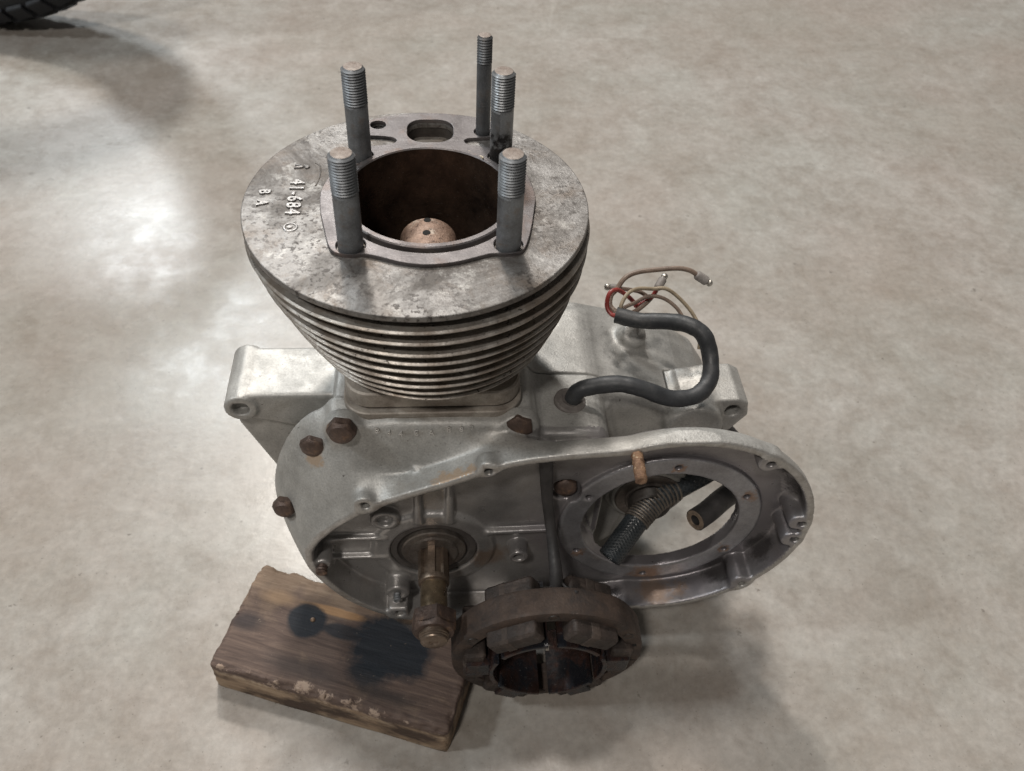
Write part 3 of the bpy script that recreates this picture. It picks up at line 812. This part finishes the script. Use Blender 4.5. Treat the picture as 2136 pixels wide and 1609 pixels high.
def circ(x, y, r, n=40): return [(x + r * math.cos(2 * math.pi * i / n), y + r * math.sin(2 * math.pi * i / n)) for i in range(n)]
STUDS = [(-35.3, -38.6, 46.2, 6.0, 20), (36.6, -38.4, 46.0, 6.0, 20), (-34.7, 35.1, 46.7, 5.9, 20), (36.9, 34.7, 45.3, 5.9, 20), (28.7, 58.8, 51.5, 3.9, 15.5)]
PORT = rrect(12.2, 11.3, 8.6, 6, .8, 59.6).tolist()
def wobble(seed, amp):
    g = np.random.default_rng(seed); k = g.uniform(-1, 1, (14, 2))
    return lambda t: amp * sum((k[i, 0] * np.cos((i + 2) * t) + k[i, 1] * np.sin((i + 2) * t)) / (1 + .35 * i) for i in range(14))
wb0 = wobble(1, .14)
tt = np.arange(240) * 2 * math.pi / 240
outer = [(-5.6 + (83.7 + wb0(a)) * math.cos(a), -1.8 + (83.7 + wb0(a)) * math.sin(a)) for a in tt]
TOP = plate('cooling_fin', [outer, circ(0, 0, 47.5, 96), PORT, circ(-27, 65.2, 4.3, 24)], -7.2, -4.0, MAT['deck'], BAR, .55, label='top fin face with raised casting letters')
def fin(i, z, r, cx, cy_, sxx):
    wb = wobble(10 + i, .16); th = 1.25
    prof = [(45.5, -th - .6), (r - 5, -th), (r - .9, -th + .25), (r, -th + 1.0), (r, th - 1.0), (r - .9, th - .25), (r - 5, th), (45.5, th + .6)]
    v, f = lathe(prof, 200, (cx, cy_, z - th), (0, 0, 1), closed=True, sx=1.0, wob=lambda t, k: wb(t) if 1 <= k <= 6 else 0)
    # basis() puts u along -y or x: scale x afterwards
    v[:, 0] = cx + (v[:, 0] - cx) * sxx
    inner = np.hypot(v[:, 0] - cx, v[:, 1] - cy_) < 46.2 * sxx
    v[inner, 0] = (v[inner, 0] - cx) / sxx
    make('cooling_fin', v, f, MAT['fin'], BAR)
FR = [0, 84.6, 83.3, 82.0, 79.2, 76.6, 73.9, 70.8, 67.4, 63.6]
FC = [0, -5.0, -4.2, -3.4, -2.8, -2.2, -1.6, -1.0, -.6, -.3]
for i in range(1, 10):
    fin(i, -4.6 - 8.2 * i, FR[i], FC[i], -1.5 + i * .15, 1.0)
# pushrod tunnel under the port
def ring2(a, b, h0, h1, mat, name, parent):
    n_ = len(a)
    V = np.concatenate([np.column_stack([q, np.full(n_, h)]) for q, h in ((b, h0), (a, h0), (a, h1), (b, h1))]); F = []
    for k in range(4):
        k2 = (k + 1) % 4
        for i in range(n_):
            j = (i + 1) % n_; F.append((k * n_ + i, k * n_ + j, k2 * n_ + j, k2 * n_ + i))
    return make(name, V, F, mat, parent)
ring2(rrect(17, 15, 10, 6, .8, 59.6), rrect(12.3, 11.4, 8.6, 6, .8, 59.6), -100, -7.3, MAT['dark'], 'pushrod_tunnel', BAR)
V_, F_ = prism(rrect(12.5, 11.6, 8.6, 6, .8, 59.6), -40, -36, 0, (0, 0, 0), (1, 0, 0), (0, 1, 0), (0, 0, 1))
make('port_shade_plate', V_, F_, MAT['black'], BAR)  # added black floor, painted shade for the depth of the port
V_, F_ = lathe([(3.2, -12), (4.2, -12), (4.2, -4.2), (3.4, -4.6), (3.9, -5.4), (3.3, -6.2), (3.8, -7.0), (3.2, -7.8)], 28, (-27, 65.2, 0), (0, 0, 1), closed=True)
make('threaded_hole', V_, F_, MAT['dark'], BAR)
# joint face: raised plate following stud bosses, with port and threaded hole
G = spline([(0, -52.7), (12, -51), (23, -47), (29, -44.9), (36, -45.2), (42.5, -43.2), (45.5, -37), (48.6, -24), (50.6, -12), (52.2, -1), (51, 11), (48.5, 23), (45.5, 32), (44.5, 39), (40, 43),
            (33, 44), (26, 44.6), (20.4, 46.5), (18.6, 49.8), (21, 52.2), (27, 53), (34, 54.2), (37.5, 59), (35, 66), (27, 73), (13, 76.6), (-1, 77.6), (-16, 75.8), (-27, 72.2), (-35, 66), (-36.5, 59), (-33, 55),
            (-26, 54.2), (-19.5, 53), (-16.8, 50), (-19, 46.8), (-26, 45), (-34, 44), (-41, 42.5), (-44, 38), (-45, 30), (-47.5, 23), (-50.8, 11), (-52.3, 2), (-51.2, -12), (-48.4, -26), (-45.6, -38), (-42.5, -43.4), (-36, -45.6), (-29, -45),
            (-23, -46.6), (-12, -51)], 4, True)
plate('joint_face', [G.tolist(), circ(0, 0, 44.6, 96), PORT, circ(-27, 65.2, 4.1, 24)] + [circ(x, y, r + .8, 28) for x, y, h, r, l in STUDS], -4.0, -1.9, MAT['gasket'], BAR, .35)
# raised casting marks
text('casting_number', '41-684', 9.6, .28, MAT['letter'], BAR, (-64.8, 1.6, -3.7), (0, 0, R(-90)), 1.22, .18, .9, .12)
text('casting_letters', 'B A', 7.6, .25, MAT['letter'], BAR, (-79.6, 1.0, -3.7), (0, 0, R(-90)), 1.5, .15, .85, .12)
V_, F_ = join(lathe([(3.9, -.3), (3.2, .3), (2.6, .3), (2.2, -.3)], 28, (-64.3, -22.5, -3.9), (0, 0, 1), closed=True),
              lathe([(1.3, -.3), (1.2, .4), (.5, .5)], 14, (-64.6, -22.3, -3.9), (0, 0, 1)))
make('casting_mark', V_, F_, MAT['letter'], BAR)
V_, F_ = join(tube([(-67, 29.5, -3.9), (-63.5, 27.5, -3.8), (-67.5, 26.6, -3.9)], .8, 8), tube([(-62.6, 28.6, -3.8), (-60.4, 27.6, -3.8), (-61.8, 26.4, -3.9)], .8, 8))
make('casting_mark', V_, F_, MAT['letter'], BAR)
V_, F_ = tube([(-57.5, 31.5, -4.1), (-55, 29, -4.0), (-54.2, 23, -4.0), (-54.6, 16, -4.05), (-55.6, 11, -4.1)], .45, 8)
make('casting_mark', V_, F_, MAT['deck'], BAR)

# --- studs -------------------------------------------------------------------------
def stud(x, y, h, r, tl, lab):
    n_ = 40; t = np.arange(n_) * 2 * math.pi / n_; pitch = 1.45
    rows = []; z = -5.0
    rows += [(r * .97, -5.0, 0), (r * .97, h - tl - .2, 0)]
    k = int(tl / pitch) * 4
    for i in range(k + 1):
        ph = i % 4
        rows.append((r * (1.0 if ph in (2, ) else (.865 if ph == 0 else .94)), h - tl + i * pitch / 4 * (tl - 1.6) / (k * pitch / 4), 1))
    rows += [(r * .86, h - .9, 0), (r * .76, h - .15, 0), (r * .6, h, 0), (r * .45, h - .05, 0)]
    V = []
    for rr, z, hel in rows:
        zz = np.full(n_, z) + (0 if not hel else pitch * (t / (2 * math.pi)) * .9)
        zz = np.minimum(zz, h - .25) if hel else zz
        V.append(np.column_stack([x + rr * np.cos(t), y + rr * np.sin(t), zz]))
    V = np.concatenate(V); F = []
    for k in range(len(rows) - 1):
        for i in range(n_):
            j = (i + 1) % n_; F.append((k * n_ + i, k * n_ + j, (k + 1) * n_ + j, (k + 1) * n_ + i))
    F.append(tuple((len(rows) - 1) * n_ + i for i in range(n_)))
    o = make('cylinder_stud', V, F, MAT['stud_oily' if 'oily' in lab else 'stud_dark' if 'thin' in lab else 'stud'], ENG, angle=28, label=lab)
    o.data.materials.append(MAT['stud_end'])
    for p in o.data.polygons:
        if p.normal.z > .8 and p.center.z > o.data.vertices[-1].co.z - .0012: p.material_index = 1
for s_, lab in zip(STUDS, ('near left stud', 'near right stud', 'far left stud', 'far right stud with oily base', 'thin taller stud at the back')):
    stud(*s_, lab)

# --- connecting rod -------------------------------------------------------------------
V_, F_ = lathe([(8.5, -11.5), (14.0, -11.5), (14.8, -10.6), (14.8, 11.2), (14.0, 12), (8.5, 12)], 64, (-1.0, 0, -38.2), (0, 1, 0), closed=True)
V2, F2 = prism(rrect(8, 6, 2, 4), -115, -50, 0, (-1, 0, 0), (1, 0, 0), (0, 1, 0), (0, 0, 1))
ROD = make('connecting_rod', *join((V_, F_), (V2, F2)), MAT['rod'], ENG)
V_, F_ = lathe([(2.0, -1.5), (2.0, .2), (1.7, .25)], 20, (-1.6, -1.0, -23.5), (0, -.05, 1))
make('oil_hole_shade', V_, F_, MAT['black'], ROD)  # solid black disc, the hole's inner shade put into the colour
V_, F_ = lathe([(1.9, -1.5), (1.9, .1), (1.6, .15)], 20, (-1.2, 9.6, -23.5), (0, 0, 1))
make('oil_hole_shade', V_, F_, MAT['black'], ROD)  # second black disc with painted hole shade

# --- crankshaft ------------------------------------------------------------------------
cx, cz = -1.9, -215.8
V_, F_ = lathe([(20, -60), (26.2, -60), (26.2, -62.2), (25.2, -62.8), (22.6, -62.6), (21.8, -60.8), (20, -60.6)], 72, (cx, 0, cz), (0, 1, 0), closed=True)
V_ = np.array(V_)
V_, F_ = lathe([(26.3, 59), (26.3, 62.2), (25.4, 62.8), (22.4, 62.6), (21.4, 61.2), (20.2, 60.6), (18, 60.4), (18, 59)], 72, (cx, 0, cz), (0, -1, 0), closed=True)
make('oil_seal', V_, F_, MAT['seal'], ENG)
V_, F_ = lathe([(8.0, 59), (19.6, 59), (19.6, 63.6), (18.8, 64.3), (15.0, 64.3), (14.6, 65.8), (12, 66), (8.0, 66)], 64, (cx, 0, cz), (0, -1, 0), closed=True)
make('shaft_collar', V_, F_, MAT['collar'], ENG)
# splined part
def spline_shaft():
    out = []
    for k in range(6):
        for da, r in ((0, 7.2), (14, 7.2), (17, 9.4), (43, 9.4), (46, 7.2)):
            a = R(k * 60 + da + 8); out.append((r * math.cos(a), r * math.sin(a)))
    return prism(np.array(out), 60, 86, .5, (cx, 0, cz), (1, 0, 0), (0, 0, 1), (0, -1, 0))
V1, F1 = spline_shaft(); F1 = [tuple(reversed(f)) for f in F1]
CR = make('crankshaft', *join((V1, F1), lathe([(9.3, 84), (9.3, 86.5), (9.0, 87.2), (7.6, 87.6), (7.6, 110), (7.4, 112)], 48, (cx, 0, cz), (0, -1, 0))), MAT['crank'], ENG)
V_, F_ = lathe([(7.75, 88), (7.9, 88.3), (7.9, 108.5), (7.75, 109)], 48, (cx, 0, cz), (0, -1, 0))
make('shaft_sleeve', V_, F_, MAT['bronze'], CR)
hexo = np.array([(11.6 * math.cos(R(60 * k + 8)), 11.6 * math.sin(R(60 * k + 8))) for k in range(6)])
def hexnut(c, axis, r, h, dome=.25, rot=8):
    """hexagon with chamfered outer end: intersection of a hexagon and a cone"""
    u, v, a = basis(axis); c = np.asarray(c, float); n_ = 48; V = []
    t = np.arange(n_) * 2 * math.pi / n_
    hr = r * math.cos(math.pi / 6) / np.cos(((t - R(rot)) % (math.pi / 3)) - math.pi / 6)
    rows = [(hr, 0), (hr, h * .55)]
    for q in (0, .5, 1.0):
        rr = np.minimum(hr, r * (.99 - .17 * q)); hh = h * (.72 + .28 * q)
        rows.append((rr, hh + 0 * t))
    rows[1] = (hr, h * (.82 - .9 * (hr / r - .866)))
    rows.append((np.full(n_, r * .74), np.full(n_, h * (1 + dome * .5)))); rows.append((np.full(n_, r * .4), np.full(n_, h * (1 + dome)))); rows.append((np.full(n_, r * .1), np.full(n_, h * (1 + dome * 1.15))))
    for rr, hh in rows:
        V.append(c + np.outer(rr * np.cos(t), u) + np.outer(rr * np.sin(t), v) + np.outer(np.zeros(n_) + hh, a))
    V = np.concatenate(V); F = []
    for k in range(len(rows) - 1):
        for i in range(n_):
            j = (i + 1) % n_; F.append((k * n_ + i, k * n_ + j, (k + 1) * n_ + j, (k + 1) * n_ + i))
    F.append(tuple((len(rows) - 1) * n_ + i for i in range(n_)))
    return V, F
NUT = make('crank_nut', *hexnut((cx, -107.5, cz), (0, -1, 0), 13.8, 11.5, 0.02, 20), MAT['bolt'], CR)
V_, F_ = lathe([(8.6, 117), (8.6, 121), (8.1, 121.4), (8.3, 122.2), (7.8, 122.7), (8.0, 123.6), (7.6, 124.4), (6.4, 125), (3.0, 124.9), (2.2, 124.0)], 40, (cx, 0, cz), (0, -1, 0))
make('shaft_thread', V_, F_, MAT['crank'], CR)

# --- bolts on the case -------------------------------------------------------------------
for c, r, h, d, lab in (((-47.6, -56.5, -107.5), 8.2, 5.2, .45, 'domed bolt under the left of the barrel'), ((45.6, -55.2, -110.0), 8.2, 2.6, .3, 'worn bolt under the right of the barrel'),
                   ((-65.4, -51.5, -127.0), 7.4, 3.4, .4, 'rusty bolt in a hollow'), ((-86.0, -56.5, -173.5), 7.0, 5.0, .4, 'bolt on the left flank'),
                   ((75.2, -55.8, -161.8), 7.4, 4.2, .3, 'sunken bolt beside the cable')):
    make('case_bolt', *hexnut(c, (-.1, -1, .06), r, h, d, rng.integers(0, 60)), MAT['bolt'], ENG, label=lab)
# projecting rusty stud on the rim, rusty screw end lower left
def rough_rod(p0, p1, r, n_=18, m=26):
    p0 = np.array(p0, float); p1 = np.array(p1, float); u, v, a = basis(p1 - p0); L = np.linalg.norm(p1 - p0); t = np.arange(n_) * 2 * math.pi / n_
    V = []
    for k in range(m):
        rr = r * (1 + (.10 if k % 2 else -.10) + rng.normal(0, .06, n_)); V.append(p0 + a * L * k / (m - 1) + np.outer(rr * np.cos(t), u) + np.outer(rr * np.sin(t), v))
    V.append(p1 + a * .6 + np.outer(.7 * r * np.cos(t), u) + np.outer(.7 * r * np.sin(t), v)); V.append(p1 + a * .2 + np.outer(.4 * r * np.cos(t), u) + np.outer(.4 * r * np.sin(t), v))
    V = np.concatenate(V); F = []
    for k in range(m + 1):
        for i in range(n_):
            j = (i + 1) % n_; F.append((k * n_ + i, k * n_ + j, (k + 1) * n_ + j, (k + 1) * n_ + i))
    F.append(tuple((m + 1) * n_ + i for i in range(n_)))
    return V, F
make('rusty_stud', *rough_rod((105.5, -76, -107), (104, -99, -103.5), 2.9), MAT['rust'], ENG)
make('rusty_stud', *rough_rod((-66.8, -76, -206), (-67.2, -83, -206), 3.2, 14, 8), MAT['bolt'], ENG)
make('rusty_stud', *rough_rod((-25.5, -72, -248), (-25.2, -79, -247), 2.2, 14, 8), MAT['stud'], ENG)
# gearbox sleeve seen through the opening
V_, F_ = lathe([(13, 30), (21, 30), (21, 37.6), (20.2, 38.3), (15, 38.3), (14, 39.4), (13, 39.4)], 56, (133, 0, -202), (0, -1, 0), closed=True)
make('gearbox_seal', V_, F_, MAT['collar'], ENG)
V_, F_ = lathe([(13.2, 30), (13.2, 46), (12.4, 47), (9, 47), (8, 44)], 48, (133, 0, -202), (0, -1, 0))
make('gearbox_sleeve', V_, F_, MAT['dark'], ENG)

# --- hoses ---------------------------------------------------------------------------------
def uv_tube(o, n_, circ_rep=1.0, len_rep=4.0):
    me = o.data; uvl = me.uv_layers.new(name='UVMap')
    for p in me.polygons:
        for li in p.loop_indices:
            vi = me.loops[li].vertex_index; k, i = divmod(vi, n_)
            ii = i
            if i == 0 and any((me.loops[l].vertex_index % n_) == n_ - 1 for l in p.loop_indices): ii = n_
            uvl.data[li].uv = (ii / n_ * circ_rep, k * len_rep)
HA = [(104.6, -75, -212.4), (111.5, -68, -208), (118, -61, -204.5), (126.5, -52, -201), (139, -42, -196.5), (158, -32, -195), (176, -22, -193), (186, -8, -190)]
hp = spline(HA, 10)
o = make('braided_hose', *tube(HA, 7.5, 28, 10, bore=4.8), MAT['braid'], ENG, label='braided black hose with a coil spring'); uv_tube(o, 28, 1.0, .045)
V_, F_ = [], []
sp_path = hp[26:47]
# spring wound round the hose
def coil_on(path, r, wire, turns):
    T = np.gradient(path, axis=0); T /= np.linalg.norm(T, axis=1)[:, None]
    u = basis(T[0])[0]; U = []
    for k in range(len(path)):
        u = u - T[k] * (u @ T[k]); u /= np.linalg.norm(u); U.append(u)
    U = np.array(U); q = np.linspace(0, len(path) - 1, turns * 14)
    pts = []
    for a_, x_ in enumerate(q):
        i = min(int(x_), len(path) - 2); f_ = x_ - i
        c = path[i] * (1 - f_) + path[i + 1] * f_; u = U[i] * (1 - f_) + U[i + 1] * f_; t_ = T[i]; v = np.cross(t_, u)
        an = 2 * math.pi * a_ / 14; pts.append(c + r * (u * math.cos(an) + v * math.sin(an)))
    return tube(pts, wire, 6, 1)
make('coil_spring', *coil_on(sp_path, 7.8, .72, 15), MAT['spring'], o)
HB = [(160.4, -55, -203.7), (170, -48, -205), (181, -38, -207.5), (192, -28, -211), (202, -14, -214), (203, 2, -209), (190, 12, -196), (174, 14, -185)]
o = make('rubber_hose', *tube(HB, 7.2, 28, 8, bore=3.4), MAT['oldrubber'], ENG)
ring = lathe([(3.4, -.2), (6.9, -.2), (6.6, .45), (3.6, .45)], 28, np.array(HB[0]) , np.array(HB[0]) - np.array(HB[1]), closed=True)
make('frayed_hose_end', *ring, MAT['frayed'], o)

# ------------------------------------------------------------------ alternator stator
SO = np.array([65.0, -111.0, -249.2])
ST = empty('alternator_stator', (65, -111, FLOOR), 'dusty brown ring shaped stator with coils hanging by its cable in front of the case', 'stator')
TILT = R(3)
sa = np.array([0, -math.cos(TILT), -math.sin(TILT)]); su = np.array([1.0, 0, 0]); sv = np.cross(sa, su); sv = -sv if sv[2] < 0 else sv
def SP(x, y, h): return SO + su * x + sv * y + sa * h
def to_st(V): V = np.asarray(V, float); return SO + np.outer(V[:, 0], su) + np.outer(V[:, 1], sv) + np.outer(V[:, 2], sa)
wbs = wobble(33, .25)
prof = [(48.5, -8.5), (56.2, -8.5), (57.2, -8.0), (57.5, -7)] + [(57.5 - (.16 if k % 2 else 0), -7 + k * .93) for k in range(1, 16)] + [(57.2, 8.0), (56.2, 8.5), (48.5, 8.5)]
v, f = lathe(prof, 120, (0, 0, 0), (0, 0, 1), closed=True, wob=lambda t, k: wbs(t))
YO = make('stator_ring', to_st(v), f, MAT['stator'], ST)
def local_box(hx, hy, hz, r, ang, rad, h0):
    P = rrect(hx, hy, r, 4); v, f = prism(P, -hz, hz, min(r, 1.6), (0, 0, 0), (1, 0, 0), (0, 1, 0), (0, 0, 1))
    c, s = math.cos(ang), math.sin(ang)                              # ang from the top, clockwise seen from the front
    x, y = v[:, 0], v[:, 1] + rad
    return to_st(np.column_stack([x * c + y * s, -x * s + y * c, v[:, 2] + h0])), f
for k in range(6):
    an = R(26 + 60 * k) if k != 1 else R(90)
    an = R([-29, 30, 91, 150, 210, 270][k])
    make('coil_tape', *local_box(4.2, 6.9, 18.8 if k in (0, 1) else 16.8, 2.0, an + R(-6 + 5 * (k % 3)), 43.6, -1.5 if k in (0, 1) else -3.5), MAT['tape'], ST)
    make('field_coil', *local_box(15.8, 6.6, 18.5 if k in (0, 1) else 16.5, 2.6, an, 43.6, -1.5 if k in (0, 1) else -3.5), MAT['coil'], ST)
    make('pole_core', *local_box(7.5, 7, 13, .6, an, 41.5, 2), MAT['pole'], ST)
    arcs = []
    for j in range(9):
        a_ = R(-25 + 50 * j / 8); arcs.append((35.4 * math.sin(a_), 35.4 * math.cos(a_)))
    inner_ = [(32.6 * math.sin(R(-25 + 50 * j / 8)), 32.6 * math.cos(R(-25 + 50 * j / 8))) for j in range(8, -1, -1)]
    v, f = prism(np.array((arcs + inner_)[::-1]), -24, 17.5, .5, (0, 0, 0), (1, 0, 0), (0, 1, 0), (0, 0, 1))
    c, s = math.cos(an), math.sin(an)
    make('pole_shoe', to_st(np.column_stack([v[:, 0] * c + v[:, 1] * s, -v[:, 0] * s + v[:, 1] * c, v[:, 2]])), f, MAT['pole'], ST)
make('ring_slot_shade', *local_box(.6, 3.6, .5, .3, R(99), 52.6, 8.2), MAT['black'], ST)  # thin black box on the face, painted shade of a slot
make('ring_slot_shade', *local_box(1.7, 1.5, .5, .3, R(76), 52.8, 8.2), MAT['black'], ST)  # black box, painted shade of a square hole
make('terminal_tab', *local_box(1.1, 4, .4, .3, R(-4), 20, 11), MAT['tin'], ST)
for an in (0, 61, 120, -59, -120, 180):
    V_, F_ = lathe([(3.2, 8.0), (3.0, 8.9), (2.4, 8.7), (2.2, 7.6)], 20, (0, 0, 0), (0, 0, 1))
    V_ = V_ + np.array([52.6 * math.sin(R(an)), 52.6 * math.cos(R(an)), 0])
    make('rivet', to_st(V_), F_, MAT['dark'], ST)
# lead from the stator up behind the rim
make('stator_lead', *tube([(60.0, -65.0, -120), (60.8, -66.5, -130), (63.2, -69, -158), (66.4, -80, -180), (68.2, -95, -192), (68.4, -101, -199)], 3.5, 18, 8, rf=lambda t: 1.0 + .12 * math.sin(9 * t)), MAT['oldrubber'], ST)
for dx in (-3.2, 2.5, 6):
    make('lead_wire', *tube([(68.4 + dx * .3, -99, -196), (68 + dx, -103, -197.5), (67 + dx * 1.6, -106, -195.5), (66 + dx * 2.2, -109, -193)], .9, 8, 6), MAT['oldrubber'], ST)
# lead leaving the case by the grommet and looping back over the gearbox
LOOP = [(77.0, -31.5, -121), (79.5, -32, -110), (86, -32, -106), (101.5, -34, -101.5), (114.5, -37, -102.5), (131, -39, -108.5), (146, -37, -108.5), (155, -27.5, -105.5), (156.2, -15.5, -98), (152.2, -8.5, -89.5), (144.5, -3, -87), (134.5, 3, -89.5), (119, 9, -94), (106.2, 14, -94)]
CB = make('stator_lead', *tube(LOOP, 4.75, 24, 10, bore=3.0, rf=lambda t: 1.0 + .018 * math.sin(40 * t) + .02 * math.sin(93 * t + 1) + .012 * math.sin(171 * t)), MAT['rubber'], ST, label='thick black sheathed lead looping over the gearbox')
V_, F_ = lathe([(4.2, -6), (9.2, -5), (9.4, -1.5), (9.2, .6), (8.2, 1.5), (6.4, 1.6), (5.6, 2.2), (5.0, 2.0)], 40, (76.6, -31.8, -117.5), (.16, -.05, 1), closed=False)
make('grommet', V_, F_, MAT['grommet'], ENG)
END = LOOP[-1]
def wire(name, pts, r, m, tip=None, tipr=2.6, lab=None):
    o = make(name, *tube(pts, r, 10, 8), MAT[m], ST, label=lab)
    if tip:
        p = np.array(pts[-1], float); d = p - np.array(pts[-2], float); d /= np.linalg.norm(d)
        V_, F_ = lathe([(r * 1.05, -1.5), (tipr * .85, -1.0), (tipr, 0), (tipr, tip), (tipr * .8, tip + .7)], 20, p, d)
        s_ = make('connector_sleeve', V_, F_, MAT['sleeve'], o)
        V_, F_ = lathe([(1.5, tip), (1.5, tip + 1.2), (2.1, tip + 1.9), (2.1, tip + 3.2), (1.4, tip + 4.2), (.6, tip + 4.5)], 18, p, d)
        make('bullet_tip', V_, F_, MAT['tin'], o)
    return o
E0 = (108, 13.5, -94.5)
wire('wire', [E0, (104.2, 16, -95.5), (101.5, 20, -92.5), (102.8, 24, -86.5), (107.5, 27.5, -86.5), (114, 31, -93), (119, 32, -98.5), (123, 32, -104)], 1.35, 'wire_red', lab='red wire')
wire('wire', [(121, 33, -104), (127, 33, -101), (132, 35, -98), (134, 37, -95)], 1.3, 'wire_red', lab='short red wire end')
wire('wire', [(108, 14.5, -93), (107.2, 19, -96), (104.3, 24, -95.5), (105.5, 30, -93), (109, 34, -92), (114, 38, -86.5), (121.7, 41, -84.5), (134, 42, -83.4), (146, 42, -82.5), (153.5, 41, -83.5), (158.5, 40, -86.5)], 1.5, 'wire_brown', 6.5, 2.9, 'long brown wire arching out to a bullet connector')
wire('wire', [(108.5, 14.5, -93), (109.5, 18, -88.5), (114, 24, -86), (121, 29, -87), (130, 31, -89), (138, 31, -89), (146, 27, -93), (154, 20, -99.5), (158, 12, -106), (157, 4, -113)], 1.15, 'wire_tan', lab='tan wire bowing over the black lead')
wire('wire', [(109, 15, -93.5), (111.5, 18.5, -92.5), (119, 24, -93.5), (128, 29, -93), (137, 28, -94), (145, 23, -98), (150, 16, -104)], 1.15, 'wire_brown', lab='brown wire looping low')
wire('wire', [(109, 15, -94), (115, 21, -99.5), (121, 27, -103), (128, 32, -101), (133, 37, -99), (136.5, 42, -97)], 1.45, 'wire_brown', 6.0, 2.6, 'brown wire with upright bullet connector')
wire('wire', [(108, 15, -94), (118, 22, -103), (128, 24, -104), (140, 23, -104.5), (150, 20, -105.5)], 1.9, 'wire_brown', lab='flat brown wire against the lead')
wire('wire', [(130, 33, -98), (124, 36, -95.5), (117, 37, -94.5), (111, 37, -93.5)], 1.3, 'wire_brown', 4.5, 2.3, 'short brown wire pointing left')

# ------------------------------------------------------------------ tyre
tyre_m = metal('tyre_rubber', (.018, .021, .026), (.010, .011, .014), met=0, rough=(.55, .75), scale=60, bump=.3)
def tyre(cx_, cy2, rad, wid, yaw, label):
    T = empty('tyre', (cx_, cy2, FLOOR), label, 'tyre')
    o = np.array([cx_, cy2, FLOOR + rad + 6]); a = np.array([math.sin(yaw), math.cos(yaw), 0.0])
    prof = [(rad - wid * .95 + wid * .5 * math.cos(q) + wid * .45, wid * .52 * math.sin(q)) for q in np.linspace(R(-125), R(125), 25)]
    v, f = lathe(prof, 120, o, a, closed=True)
    make('tyre_carcass', v, f, tyre_m, T)
    # tread blocks in rows
    u, vv, aa = basis(a); nb = 58; proto = {}
    for row, (q, ln) in enumerate(((-52, .95), (-18, 1.0), (18, 1.0), (52, .95))):
        rr = rad - wid * .95 + wid * .45 + wid * .5 * math.cos(R(q)); hh = wid * .52 * math.sin(R(q))
        P = rrect(rad * 2 * math.pi / nb * .36, wid * .125, 2.0, 3)
        bv, bf = prism(P, -4, 4.5, 1.2, (0, 0, 0), (1, 0, 0), (0, 1, 0), (0, 0, 1))
        me = bpy.data.meshes.new('tread_block'); me.from_pydata((bv * .001).tolist(), [], bf); me.materials.append(tyre_m)
        for k in range(nb):
            an = 2 * math.pi * (k + .5 * (row % 2)) / nb
            d = u * math.cos(an) + vv * math.sin(an); tg = np.cross(aa, d)
            nn = d * math.cos(R(q)) + aa * math.sin(R(q)); cr_ = np.cross(nn, tg)
            p = o + d * rr + aa * hh
            if p[2] > FLOOR + rad * .75: continue
            ob = bpy.data.objects.new('tread_block', me); COL.objects.link(ob); ob.parent = T
            M4 = Matrix((Vector(tg), Vector(cr_), Vector(nn))).transposed().to_4x4()
            ob.rotation_euler = M4.to_euler(); ob.location = Vector(w(p)[0]) - T.location
    return T
tyre(-590, 838, 290, 95, R(6), 'black treaded motorcycle tyre at the upper left corner')

V_, F_ = tube([(20.5, 39, -1.4), (22.5, 36.5, -1.0), (25.5, 33.5, -.6), (27.5, 30, .6), (27, 28.5, 1.0)], .42, 6, 6)
st = make('straw', V_, F_, metal('dry_straw', (.5, .44, .34), (.36, .3, .22), met=0, rough=(.7, .8), scale=300))
tagit(st, 'pale wisp of dry straw lying across the edge of the bore', 'straw')
